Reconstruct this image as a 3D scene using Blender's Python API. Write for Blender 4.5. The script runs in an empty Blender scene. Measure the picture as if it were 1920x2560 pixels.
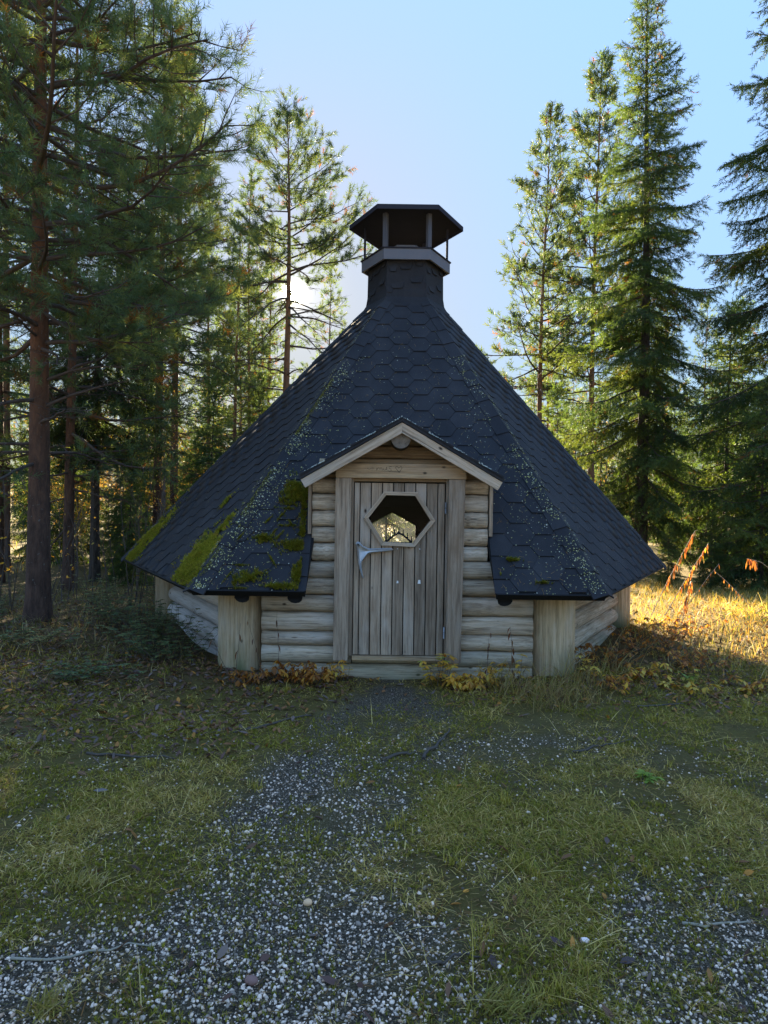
import bpy, math, random
import numpy as np
from mathutils import Matrix, Vector

# ------------------------------------------------------------------ camera, sky, sun, exposure
scn = bpy.context.scene
COL = scn.collection
R = math.radians
SUN_AZ, SUN_EL = R(-7.8), R(17.2)          # azimuth from +Y towards +X

cam_d = bpy.data.cameras.new('camera')
cam_d.sensor_fit = 'VERTICAL'; cam_d.sensor_height = 36.0; cam_d.lens = 23.63
cam_d.clip_start = 0.05; cam_d.clip_end = 2000
cam = bpy.data.objects.new('camera', cam_d); COL.objects.link(cam)
cam.matrix_world = Matrix.Translation((0, 0, 1.5)) @ Matrix.Rotation(R(90 - 0.5), 4, 'X') @ Matrix.Rotation(R(0.8), 4, 'Z')
scn.camera = cam

world = bpy.data.worlds.new('World'); scn.world = world; world.use_nodes = True
wn = world.node_tree; wn.nodes.clear()
w_out = wn.nodes.new('ShaderNodeOutputWorld'); w_bg = wn.nodes.new('ShaderNodeBackground')
w_sky = wn.nodes.new('ShaderNodeTexSky'); w_sky.sky_type = 'NISHITA'; w_sky.sun_disc = False
w_sky.sun_elevation = SUN_EL; w_sky.sun_rotation = SUN_AZ
w_sky.air_density = 1.0; w_sky.dust_density = 0.3; w_sky.ozone_density = 2.8; w_sky.altitude = 100
w_bg.inputs['Strength'].default_value = 0.106
# the sun's own small bright disc with its aureole, part of the sky
tc = wn.nodes.new('ShaderNodeTexCoord'); dot = wn.nodes.new('ShaderNodeVectorMath'); dot.operation = 'DOT_PRODUCT'
SUNV = (math.sin(SUN_AZ) * math.cos(SUN_EL), math.cos(SUN_AZ) * math.cos(SUN_EL), math.sin(SUN_EL))
dot.inputs[1].default_value = SUNV
nrm = wn.nodes.new('ShaderNodeVectorMath'); nrm.operation = 'NORMALIZE'
wn.links.new(tc.outputs['Generated'], nrm.inputs[0]); wn.links.new(nrm.outputs[0], dot.inputs[0])
def wmath(op, a, b=None):
    n = wn.nodes.new('ShaderNodeMath'); n.operation = op
    for i, v in enumerate((a, b)):
        if v is None: continue
        if isinstance(v, (int, float)): n.inputs[i].default_value = v
        else: wn.links.new(v, n.inputs[i])
    return n.outputs[0]
d0 = wmath('MAXIMUM', dot.outputs['Value'], 0.0)
disc = wmath('MULTIPLY', wmath('POWER', d0, 26000.0), 20.0)
halo = wmath('MULTIPLY', wmath('POWER', d0, 900.0), 0.05)
glow = wmath('ADD', disc, halo)
w_bg2 = wn.nodes.new('ShaderNodeBackground'); w_bg2.inputs['Color'].default_value = (1.0, 0.9, 0.72, 1)
wn.links.new(glow, w_bg2.inputs['Strength'])
w_add = wn.nodes.new('ShaderNodeAddShader')
# even out the sky's brightness range (a phone's wide-range exposure), hue kept
w_bw = wn.nodes.new('ShaderNodeRGBToBW'); wn.links.new(w_sky.outputs[0], w_bw.inputs[0])
w_even = wmath('POWER', wmath('MAXIMUM', w_bw.outputs[0], 0.01), -1.0)
w_sc = wn.nodes.new('ShaderNodeVectorMath'); w_sc.operation = 'SCALE'
wn.links.new(w_sky.outputs[0], w_sc.inputs[0]); wn.links.new(w_even, w_sc.inputs['Scale'])
wn.links.new(w_sc.outputs[0], w_bg.inputs['Color'])
wn.links.new(w_bg.outputs[0], w_add.inputs[0]); wn.links.new(w_bg2.outputs[0], w_add.inputs[1])
wn.links.new(w_add.outputs[0], w_out.inputs['Surface'])

sun_d = bpy.data.lights.new('sun', 'SUN'); sun_d.energy = 5.0; sun_d.angle = R(0.53); sun_d.color = (1.0, 0.84, 0.58)
sun = bpy.data.objects.new('sun', sun_d); COL.objects.link(sun)
sun.rotation_euler = Vector(SUNV).to_track_quat('Z', 'Y').to_euler()

vs = scn.view_settings
vs.view_transform = 'Standard'; vs.look = 'None'; vs.exposure = 2.82; vs.gamma = 1.0; vs.use_curve_mapping = False
scn.render.engine = 'CYCLES'
cy = scn.cycles
cy.max_bounces = 6; cy.diffuse_bounces = 3; cy.glossy_bounces = 2; cy.transmission_bounces = 3; cy.transparent_max_bounces = 6
cy.caustics_reflective = False; cy.caustics_refractive = False; cy.use_denoising = True
cy.sample_clamp_indirect = 4.0

rng = np.random.default_rng(7)
random.seed(7)

# ------------------------------------------------------------------ helpers
def link(o, parent=None):
    COL.objects.link(o)
    if parent is not None: o.parent = parent
    return o
def empty(name, loc=(0, 0, 0), rz=0.0, parent=None):
    o = bpy.data.objects.new(name, None); o.empty_display_size = .2
    o.location = loc; o.rotation_euler = (0, 0, rz)
    return link(o, parent)
def thing(o, label, cat, group=None):
    o['label'] = label; o['category'] = cat
    if group: o['group'] = group
    return o
def kind(o, k, label=None, cat=None):
    o['kind'] = k
    if label: o['label'] = label
    if cat: o['category'] = cat
    return o
def mesh_np(name, V, T, mat=None, tint=None, smooth=False, attrs=None):
    """triangle mesh from numpy arrays"""
    V = np.ascontiguousarray(V, np.float32); T = np.ascontiguousarray(T, np.int32)
    me = bpy.data.meshes.new(name)
    me.vertices.add(len(V)); me.vertices.foreach_set('co', V.ravel())
    n = len(T); me.loops.add(n * 3); me.polygons.add(n)
    me.loops.foreach_set('vertex_index', T.ravel())
    me.polygons.foreach_set('loop_start', np.arange(0, n * 3, 3, dtype=np.int32))
    if smooth: me.polygons.foreach_set('use_smooth', np.ones(n, bool))
    if tint is not None:
        a = me.color_attributes.new('tint', 'FLOAT_COLOR', 'POINT')
        c = np.ones((len(V), 4), np.float32); c[:, :3] = tint
        a.data.foreach_set('color', c.ravel())
    me.update(calc_edges=True)
    if mat: me.materials.append(mat)
    return me
def obj_np(name, V, T, mat=None, parent=None, **k):
    return link(bpy.data.objects.new(name, mesh_np(name, V, T, mat, **k)), parent)
def mesh_poly(name, V, F, mat=None, smooth=False):
    me = bpy.data.meshes.new(name); me.from_pydata([tuple(map(float, v)) for v in V], [], [tuple(f) for f in F])
    if smooth:
        for p in me.polygons: p.use_smooth = True
    me.update()
    if mat: me.materials.append(mat)
    return me
def obj_poly(name, V, F, mat=None, parent=None, smooth=False, loc=None, rot=None, bevel=0.0):
    o = bpy.data.objects.new(name, mesh_poly(name, V, F, mat, smooth))
    if loc is not None: o.location = loc
    if rot is not None: o.rotation_euler = rot
    if bevel:
        m = o.modifiers.new('bevel', 'BEVEL'); m.width = bevel; m.segments = 2; m.limit_method = 'ANGLE'
    return link(o, parent)
BOXF = [(0, 3, 2, 1), (4, 5, 6, 7), (0, 1, 5, 4), (1, 2, 6, 5), (2, 3, 7, 6), (3, 0, 4, 7)]
def box_v(x0, x1, y0, y1, z0, z1):
    return [(x0, y0, z0), (x1, y0, z0), (x1, y1, z0), (x0, y1, z0), (x0, y0, z1), (x1, y0, z1), (x1, y1, z1), (x0, y1, z1)]
def box(name, x0, x1, y0, y1, z0, z1, mat, parent, bevel=0.004, jit=0.0):
    V = np.array(box_v(x0, x1, y0, y1, z0, z1))
    if jit: V = V + rng.uniform(-jit, jit, V.shape)
    return obj_poly(name, V, BOXF, mat, parent, bevel=bevel)
def prism(name, pts, y0, y1, mat, parent, bevel=0.0):
    """polygon pts (x,z) counter-clockwise seen from the front (-y), extruded from y0 (front) to y1"""
    n = len(pts); V = [(x, y0, z) for x, z in pts] + [(x, y1, z) for x, z in pts]
    F = [tuple(range(n)), tuple(range(2 * n - 1, n - 1, -1))] + [(i, n + i, n + (i + 1) % n, (i + 1) % n) for i in range(n)]
    return obj_poly(name, V, F, mat, parent, bevel=bevel)
def tube_arrays(P, rad, sides=6, cap=True):
    P = np.asarray(P, float); n = len(P); rad = np.broadcast_to(np.asarray(rad, float), (n,))
    d = np.gradient(P, axis=0); d /= np.linalg.norm(d, axis=1)[:, None] + 1e-9
    ref = np.array([0, 0, 1.0]) if abs(d[:, 2]).mean() < .85 else np.array([1.0, 0, 0])
    a = np.cross(d, ref); a /= np.linalg.norm(a, axis=1)[:, None] + 1e-9
    b = np.cross(d, a)
    th = np.linspace(0, 2 * np.pi, sides, endpoint=False)
    V = (P[:, None] + rad[:, None, None] * (np.cos(th)[None, :, None] * a[:, None] + np.sin(th)[None, :, None] * b[:, None])).reshape(-1, 3)
    T = []
    for i in range(n - 1):
        for j in range(sides):
            p, q = i * sides + j, i * sides + (j + 1) % sides
            T += [(p, q, q + sides), (p, q + sides, p + sides)]
    if cap:
        for base in (0, (n - 1) * sides):
            T += [(base, base + j, base + j + 1) for j in range(1, sides - 1)]
    return V, np.array(T, np.int32)
class Acc:
    """collects triangle arrays into one mesh"""
    def __init__(s): s.V = []; s.T = []; s.C = []; s.n = 0
    def add(s, V, T, c=None):
        s.V.append(np.asarray(V, np.float32)); s.T.append(np.asarray(T, np.int32) + s.n); s.n += len(V)
        if c is not None: s.C.append(np.broadcast_to(np.asarray(c, np.float32), (len(V), 3)))
    def mesh(s, name, mat, smooth=False):
        return mesh_np(name, np.concatenate(s.V), np.concatenate(s.T), mat, tint=np.concatenate(s.C) if s.C else None, smooth=smooth)
    def obj(s, name, mat, parent=None, smooth=False):
        return link(bpy.data.objects.new(name, s.mesh(name, mat, smooth)), parent)
def frames(d, g=None):
    """rotation matrices whose z axis is d, random roll"""
    g = g or rng
    d = d / (np.linalg.norm(d, axis=1)[:, None] + 1e-9)
    r = g.normal(size=d.shape); a = np.cross(d, r); a /= np.linalg.norm(a, axis=1)[:, None] + 1e-9
    b = np.cross(d, a)
    return np.stack([a, b, d], axis=2)
def stamp(tv, tf, pos, rot, scale):
    k, n = len(pos), len(tv)
    scale = np.asarray(scale, float)
    if scale.ndim == 1: scale = scale[:, None].repeat(3, 1)
    V = np.einsum('kij,knj->kni', rot, tv[None] * scale[:, None, :]) + pos[:, None]
    T = tf[None] + (np.arange(k) * n)[:, None, None]
    return V.reshape(-1, 3), T.reshape(-1, 3)
def hash2(ix, iy, seed):
    h = (ix.astype(np.int64) * 374761393 + iy.astype(np.int64) * 668265263 + seed * 1274126177) & 0x7fffffff
    h = ((h ^ (h >> 13)) * 1274126177) & 0x7fffffff
    return ((h ^ (h >> 16)) & 0xffff) / 65535.0
def vnoise(x, y, s, seed=0):
    x = np.asarray(x, float) / s; y = np.asarray(y, float) / s
    ix, iy = np.floor(x), np.floor(y); fx, fy = x - ix, y - iy
    fx = fx * fx * (3 - 2 * fx); fy = fy * fy * (3 - 2 * fy)
    a = hash2(ix, iy, seed); b = hash2(ix + 1, iy, seed); c = hash2(ix, iy + 1, seed); d = hash2(ix + 1, iy + 1, seed)
    return (a * (1 - fx) + b * fx) * (1 - fy) + (c * (1 - fx) + d * fx) * fy
def sstep(a, b, x): t = np.clip((x - a) / (b - a), 0, 1); return t * t * (3 - 2 * t)

def regrain(o, a):
    """turn a piece's own x axis along direction a (in the x,z plane) so that the grain follows it"""
    o.data.transform(Matrix.Rotation(a, 4, 'Y')); o.rotation_euler = (0, -a, 0); return o
# ------------------------------------------------------------------ materials
class NT:
    def __init__(s, name):
        s.m = bpy.data.materials.new(name); s.m.use_nodes = True; s.t = s.m.node_tree; s.t.nodes.clear()
        s.out = s.t.nodes.new('ShaderNodeOutputMaterial')
    def n(s, typ, **inp):
        nd = s.t.nodes.new('ShaderNode' + typ)
        for k, v in inp.items():
            if k.startswith('_'): setattr(nd, k[1:], v); continue
            key = int(k[1:]) if k[0] == 'i' and k[1:].isdigit() else k.replace('_', ' ')
            if isinstance(v, bpy.types.NodeSocket): s.t.links.new(v, nd.inputs[key])
            else: nd.inputs[key].default_value = v
        return nd
    def math(s, op, a, b=0.0, c=0.0): return s.n('Math', _operation=op, i0=a, i1=b, i2=c).outputs[0]
    def ramp(s, fac, stops):
        nd = s.n('ValToRGB', Fac=fac); cr = nd.color_ramp
        while len(cr.elements) < len(stops): cr.elements.new(.5)
        for e, (p, c) in zip(cr.elements, stops):
            e.position = p; e.color = (*c, 1) if len(c) == 3 else c
        return nd.outputs[0]
    def mix(s, f, a, b, blend='MIX'):
        nd = s.n('Mix', _data_type='RGBA', _blend_type=blend)
        for key, v in ((0, f), (6, a), (7, b)):
            if isinstance(v, bpy.types.NodeSocket): s.t.links.new(v, nd.inputs[key])
            else: nd.inputs[key].default_value = (*v, 1) if isinstance(v, tuple) and len(v) == 3 else v
        return nd.outputs[2]
    def done(s, sh): s.t.links.new(sh, s.out.inputs['Surface']); return s.m
def coords(t, scale, per_object=True):
    tcn = t.n('TexCoord'); v = tcn.outputs['Object']
    if per_object:
        oi = t.n('ObjectInfo'); off = t.n('CombineXYZ', X=t.math('MULTIPLY', oi.outputs['Random'], 37.0), Y=t.math('MULTIPLY', oi.outputs['Random'], 91.0), Z=t.math('MULTIPLY', oi.outputs['Random'], 53.0))
        v = t.n('VectorMath', _operation='ADD', i0=v, i1=off.outputs[0]).outputs[0]
    return v, t.n('Mapping', Vector=v, Scale=scale).outputs[0]
def wood(name, axis, cols, rough=.85, grain=1.0, stain=(.05, .042, .035), green=0.0, var=.25):
    t = NT(name)
    sc = [34, 34, 34]; sc['xyz'.index(axis)] = 1.6
    raw, v = coords(t, tuple(sc))
    g1 = t.n('TexNoise', Vector=v, Scale=1.0, Detail=6.0, Roughness=.65, Distortion=.25).outputs[0]
    sc2 = [120, 120, 120]; sc2['xyz'.index(axis)] = 5
    g2 = t.n('TexNoise', Vector=t.n('Mapping', Vector=raw, Scale=tuple(sc2)).outputs[0], Scale=1.0, Detail=4.0, Roughness=.7).outputs[0]
    c = t.ramp(g1, [(.3, cols[0]), (.5, cols[1]), (.72, cols[2])])
    c = t.mix(t.math('MULTIPLY', t.math('SUBTRACT', .52, g2), 2.2 * grain), c, stain)
    sc3 = [4.5, 4.5, 4.5]; sc3['xyz'.index(axis)] = 1.7
    bl = t.n('TexNoise', Vector=t.n('Mapping', Vector=raw, Scale=tuple(sc3)).outputs[0], Scale=1.0, Detail=5.0, Roughness=.6).outputs[0]
    c = t.mix(t.ramp(bl, [(.52, (0, 0, 0)), (.75, (.75, .75, .75))]), c, cols[3])
    c = t.mix(t.ramp(bl, [(.28, (.6, .6, .6)), (.44, (0, 0, 0))]), c, cols[4])
    # drying cracks
    sc5 = [42, 42, 42]; sc5['xyz'.index(axis)] = .9
    ck = t.n('TexNoise', Vector=t.n('Mapping', Vector=raw, Scale=tuple(sc5)).outputs[0], Scale=1.0, Detail=2.0, Roughness=.5, Distortion=.6).outputs[0]
    ckf = t.ramp(ck, [(.68, (0, 0, 0)), (.72, (.7, .7, .7))])
    c = t.mix(ckf, c, (.06, .045, .033))
    # knots
    sc4 = [9, 9, 9]; sc4['xyz'.index(axis)] = 5
    vor = t.n('TexVoronoi', Vector=t.n('Mapping', Vector=raw, Scale=tuple(sc4)).outputs[0], Scale=1.0, Randomness=1.0)
    kn = t.ramp(vor.outputs['Distance'], [(.05, (1, 1, 1)), (.13, (0, 0, 0))])
    pick = t.math('GREATER_THAN', t.n('SeparateColor', Color=vor.outputs['Color']).outputs[0], .62)
    c = t.mix(t.math('MULTIPLY', kn, pick), c, (.045, .032, .024))
    oi = t.n('ObjectInfo').outputs['Random']
    c = t.mix(1.0, c, t.ramp(oi, [(0, (1 - var,) * 3), (1, (1 + var * .4,) * 3)]), 'MULTIPLY')
    c = t.mix(1.0, c, (1.10, 1.0, .90), 'MULTIPLY')
    if green:
        z = t.n('SeparateXYZ', Vector=t.n('NewGeometry').outputs['Position']).outputs[2]
        gf = t.math('MULTIPLY', t.ramp(z, [(.03, (1, 1, 1)), (.33, (0, 0, 0))]), t.ramp(bl, [(.35, (0, 0, 0)), (.6, (green,) * 3)]))
        c = t.mix(gf, c, (.10, .12, .035))
    h = t.math('SUBTRACT', t.math('ADD', t.math('MULTIPLY', g1, .6), t.math('MULTIPLY', g2, .5)), t.math('MULTIPLY', ckf, .9))
    bp = t.n('Bump', Strength=.55, Distance=.006, Height=h)
    p = t.n('BsdfPrincipled', Base_Color=c, Roughness=rough, Normal=bp.outputs[0]); p.inputs['Specular IOR Level'].default_value = .25
    return t.done(p.outputs[0])
LOGC = ((.22, .17, .12), (.50, .43, .34), (.68, .63, .55), (.62, .60, .58), (.31, .22, .13))
BRDC = ((.17, .13, .10), (.36, .295, .23), (.48, .415, .345), (.46, .435, .41), (.20, .14, .09))
M = {}
M['log'] = wood('log_wood', 'x', LOGC, green=.5, grain=1.3)
M['log_z'] = wood('post_wood', 'z', ((.28, .21, .12), (.50, .41, .28), (.62, .54, .41), (.54, .52, .48), (.26, .15, .075)), green=.95, grain=1.15)
M['log_grey'] = wood('grey_log_wood', 'x', ((.34, .32, .30), (.50, .48, .47), (.60, .58, .57), (.55, .55, .57), (.33, .27, .20)), grain=.7)
M['board_z'] = wood('board_wood_upright', 'z', BRDC, var=.42, grain=1.05)
M['board_x'] = wood('board_wood_level', 'x', ((.17, .12, .07), (.36, .265, .165), (.48, .385, .26), (.33, .275, .22), (.13, .09, .055)))
M['frame'] = wood('pale_frame_wood', 'x', ((.28, .22, .16), (.48, .41, .33), (.60, .54, .46), (.52, .49, .45), (.30, .2, .13)))
M['endgrain'] = wood('end_grain', 'y', ((.10, .08, .06), (.20, .16, .12), (.28, .23, .18), (.26, .25, .23), (.1, .07, .05)))
def plain(name, c, rough=.8, metal=0.0, spec=.3, noise=0.0, nscale=8.0, bump=0.0):
    t = NT(name); col = c
    raw, v = coords(t, (1, 1, 1), False)
    nz = t.n('TexNoise', Vector=v, Scale=nscale, Detail=6.0, Roughness=.65).outputs[0]
    if noise: col = t.mix(nz, tuple(max(0, x * (1 - noise)) for x in c), tuple(x * (1 + noise) for x in c))
    p = t.n('BsdfPrincipled', Roughness=rough, Metallic=metal)
    if noise: t.t.links.new(col, p.inputs['Base Color'])
    else: p.inputs['Base Color'].default_value = (*c, 1)
    p.inputs['Specular IOR Level'].default_value = spec
    if bump:
        b = t.n('Bump', Strength=bump, Distance=.01, Height=nz); t.t.links.new(b.outputs[0], p.inputs['Normal'])
    return t.done(p.outputs[0])
def bitumen(name):
    t = NT(name); raw, v = coords(t, (1, 1, 1))
    fine = t.n('TexNoise', Vector=v, Scale=420.0, Detail=2.0, Roughness=.8).outputs[0]
    big = t.n('TexNoise', Vector=v, Scale=3.5, Detail=5.0, Roughness=.6).outputs[0]
    c = t.ramp(fine, [(.3, (.010, .010, .012)), (.62, (.027, .027, .031)), (.8, (.062, .062, .068))])
    c = t.mix(t.ramp(big, [(.45, (0, 0, 0)), (.8, (.55, .55, .55))]), c, (.042, .042, .047))
    pos = t.n('NewGeometry').outputs['Position']
    wn_ = t.n('TexNoise', Vector=t.n('Mapping', Vector=pos, Scale=(3.2, 1.0, .7)).outputs[0], Scale=1.0, Detail=6.0, Roughness=.65).outputs[0]
    c = t.mix(1.0, c, t.ramp(wn_, [(.32, (.78, .78, .80)), (.5, (1, 1, 1)), (.7, (1.3, 1.28, 1.24))]), 'MULTIPLY')
    rn = t.n('ObjectInfo').outputs['Random']
    c = t.mix(1.0, c, t.ramp(rn, [(0, (.84, .84, .86)), (1, (1.14, 1.14, 1.14))]), 'MULTIPLY')
    b = t.n('Bump', Strength=.5, Distance=.003, Height=fine)
    p = t.n('BsdfPrincipled', Base_Color=c, Roughness=.8, Normal=b.outputs[0]); p.inputs['Specular IOR Level'].default_value = .3
    return t.done(p.outputs[0])
M['bitumen'] = bitumen('roof_bitumen')
M['black'] = plain('tarred_edge', (.008, .008, .009), .8)
M['dark_in'] = plain('shade_dark_inside_wood', (.012, .009, .007), .9, noise=.4)  # inside wood coloured near black in place of the hut's interior shade
M['metal_pale'] = plain('pale_painted_sheet', (.14, .14, .16), .6, noise=.15, nscale=5)
M['metal_dark'] = plain('dark_painted_sheet', (.036, .037, .05), .9, spec=.05, noise=.15, nscale=5)
M['steel'] = plain('dull_steel', (.35, .34, .33), .45, metal=.8, noise=.2, nscale=40)
M['iron_and_silhouette'] = plain('black_iron_and_silhouette', (.012, .011, .011), .6)
M['antler'] = plain('bleached_antler', (.52, .52, .52), .6, noise=.25, nscale=22, bump=.3)
M['paper'] = plain('white_paper', (.75, .75, .74), .8)
M['scratch'] = plain('dark_scratch', (.03, .022, .018), .9)
def glass(name, f):
    t = NT(name)
    sh = t.n('MixShader', Fac=f, i1=t.n('BsdfTransparent').outputs[0], i2=t.n('BsdfGlossy', Roughness=.02).outputs[0])
    return t.done(sh.outputs[0])
M['glass'] = glass('window_glass', .004)
def brightened(name):
    t = NT(name)
    sh = t.n('MixShader', Fac=.016, i1=t.n('BsdfTransparent').outputs[0], i2=t.n('BsdfTranslucent', Color=(.75, .8, .8, 1)).outputs[0])  # translucent share added so the sun behind brightens the back pane
    return t.done(sh.outputs[0])
M['brightened_glass'] = brightened('brightened_glass')
def tinted(name, trans=.35, rough=.5, spec=.3, warm=(1.25, 1.15, .55), mul=None):
    """leaf-like material: colour from the tint attribute, light passes through"""
    t = NT(name); a = t.n('VertexColor', _layer_name='tint').outputs[0]
    if mul: a = t.mix(1.0, a, mul, 'MULTIPLY')
    p = t.n('BsdfPrincipled', Base_Color=a, Roughness=rough); p.inputs['Specular IOR Level'].default_value = spec
    if trans <= 0: return t.done(p.outputs[0])
    tr = t.n('BsdfTranslucent', Color=t.mix(1.0, a, warm, 'MULTIPLY'))
    return t.done(t.n('MixShader', Fac=trans, i1=p.outputs[0], i2=tr.outputs[0]).outputs[0])
M['needle'] = tinted('needles', .42, .6, .12, (1.7, 1.55, .55))
M['blade'] = tinted('grass_blades', .4, .6, .15, (1.5, 1.3, .6), (1.55, 1.38, 1.0))
M['blade_dry'] = tinted('dry_grass_blades', .4, .6, .15, (1.4, 1.25, .6), (1.05, 1.0, .95))
M['leaf'] = tinted('leaves', .4, .5, .3, (1.5, 1.2, .6), (1.25, 1.1, .9))
M['litter'] = tinted('leaf_litter', .12, .6, .2, (1.4, 1.1, .6), (1.4, 1.15, .9))
M['moss'] = tinted('roof_moss', .3, .8, .1, (1.3, 1.25, .5), (1.5, 1.34, .9))
M['stone'] = tinted('stones', 0, .8, .2, mul=(1.62, 1.32, 1.10))
M['lichen'] = tinted('lichen_flakes', 0, .9, .1)
def bark(name, low, high, orange, zo, zw):
    t = NT(name); raw, v = coords(t, (1, 1, 1), True)
    n1 = t.n('TexNoise', Vector=t.n('Mapping', Vector=v, Scale=(14, 14, 4)).outputs[0], Scale=1.0, Detail=6.0, Roughness=.7).outputs[0]
    vo = t.n('TexVoronoi', Vector=t.n('Mapping', Vector=v, Scale=(26, 26, 7)).outputs[0], Scale=1.0, _feature='DISTANCE_TO_EDGE').outputs[0]
    c = t.ramp(n1, [(.3, low), (.6, high), (.8, tuple(x * 1.5 for x in high))])
    z = t.n('SeparateXYZ', Vector=t.n('TexCoord').outputs['Object']).outputs[2]
    f = t.ramp(t.math('ADD', t.math('DIVIDE', t.math('SUBTRACT', z, zo), zw), t.math('MULTIPLY', t.math('SUBTRACT', n1, .5), 1.4)), [(0, (0, 0, 0)), (1, (.9, .9, .9))])
    c = t.mix(f, c, t.mix(n1, tuple(x * .5 for x in orange), orange))
    sp = t.n('TexNoise', Vector=v, Scale=26.0, Detail=3.0).outputs[0]
    c = t.mix(t.ramp(sp, [(.66, (0, 0, 0)), (.72, (.7, .7, .7))]), c, (.16, .16, .15))
    b = t.n('Bump', Strength=.9, Distance=.02, Height=t.math('ADD', t.math('MULTIPLY', n1, .6), t.math('MINIMUM', vo, .25)))
    p = t.n('BsdfPrincipled', Base_Color=c, Roughness=.9, Normal=b.outputs[0]); p.inputs['Specular IOR Level'].default_value = .15
    return t.done(p.outputs[0])
M['bark_pine'] = bark('pine_bark', (.04, .026, .021), (.105, .064, .048), (.21, .095, .048), 1.2, 3.0)
M['bark_pine_far'] = bark('pine_bark_far', (.07, .045, .034), (.17, .105, .078), (.36, .18, .09), 3.0, 4.0)
M['bark_spruce'] = bark('spruce_bark', (.03, .024, .02), (.085, .07, .06), (.09, .07, .06), 50, 1)
M['bark_birch'] = bark('thin_bark', (.08, .06, .05), (.2, .17, .15), (.2, .16, .13), 50, 1)
M['twig'] = plain('twig_wood', (.09, .07, .055), .9, noise=.4, nscale=30)
# ------------------------------------------------------------------ ground
def path_mask(x, y):
    """1 where gravel shows, 0 where grass and moss grow"""
    yy = np.array([1.5, 1.95, 2.16, 2.4, 2.7, 3.08, 3.59, 4.29, 4.9, 5.35, 5.75, 6.2])
    lo = np.array([-2.4, -1.7, -1.35, -.8, -.74, -.84, -.62, -.52, -.3, -.14, -.12, -.05])
    hi = np.array([.35, .35, .32, .18, .0, .0, .22, .55, .5, .36, .30, .2])
    l = np.interp(y, yy, lo); h = np.interp(y, yy, hi)
    a = sstep(-.30, .22, np.minimum(x - l, h - x))
    lo2 = np.array([.25, .42, .62, .80, .95, 1.2, 1.5, 9, 9, 9, 9, 9]); l2 = np.interp(y, yy, lo2)
    b = sstep(-.30, .25, x - l2) * sstep(3.3, 2.5, y)
    far = .55 * np.exp(-((y - 4.35) / .35) ** 2) * sstep(.2, .6, x) * sstep(2.6, 1.4, x)
    m = np.maximum(np.maximum(a, b), far)
    nz = vnoise(x, y, .42, 3) * .6 + vnoise(x, y, .15, 4) * .4
    m = np.clip(m * (.55 + .9 * sstep(.25, .6, nz)) + .34 * sstep(.52, .78, nz) * sstep(5.0, 4.0, y) - .25 * sstep(.6, .75, vnoise(x, y, .3, 9)), 0, 1)
    m = m * (1 - .35 * sstep(2.35, 2.8, y) * sstep(5.3, 4.6, y) * sstep(.35, .62, vnoise(x, y, .55, 14)))
    return np.maximum(m * sstep(6.3, 5.7, y), sstep(1.5, .4, y))
def gz(x, y):
    x = np.asarray(x, float); y = np.asarray(y, float)
    near = .030 * (vnoise(x, y, .8, 1) - .5) + .014 * (vnoise(x, y, .22, 2) - .5)
    z = near * sstep(40, 12, y)
    z = z + .16 * np.exp(-((x - 4.6) / 1.5) ** 2 - ((y - 8.6) / 2.2) ** 2) + .12 * np.exp(-((x + 4.0) / 1.8) ** 2 - ((y - 7.6) / 2.0) ** 2)
    z = z + .05 * np.exp(-((x - 2.1) / .8) ** 2 - ((y - 5.9) / .5) ** 2) + .05 * np.exp(-((x + 1.6) / .9) ** 2 - ((y - 5.9) / .5) ** 2)
    z = z + .5 * (vnoise(x, y, 17, 5) - .5) * sstep(13, 30, y)
    return z - .02 * path_mask(x, y)
def axis_lines(lo, hi, step, end_lo, end_hi, g=1.13):
    c = list(np.arange(lo, hi, step)); s = step; v = hi
    while v < end_hi: c.append(v); s *= g; v += s
    s = step; v = lo - s; pre = []
    while v > end_lo: pre.append(v); s *= g; v -= s
    return np.array([end_lo] + pre[::-1] + c + [end_hi])
gx = axis_lines(-3.4, 4.4, .055, -320, 320); gy = axis_lines(1.4, 7.2, .055, -60, 420)
GX, GY = np.meshgrid(gx, gy); GZ = gz(GX, GY)
nx, ny = len(gx), len(gy)
idx = np.arange(nx * ny).reshape(ny, nx)
q = np.stack([idx[:-1, :-1], idx[:-1, 1:], idx[1:, 1:], idx[1:, :-1]], -1).reshape(-1, 4)
GT = np.concatenate([q[:, [0, 1, 2]], q[:, [0, 2, 3]]])
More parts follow.
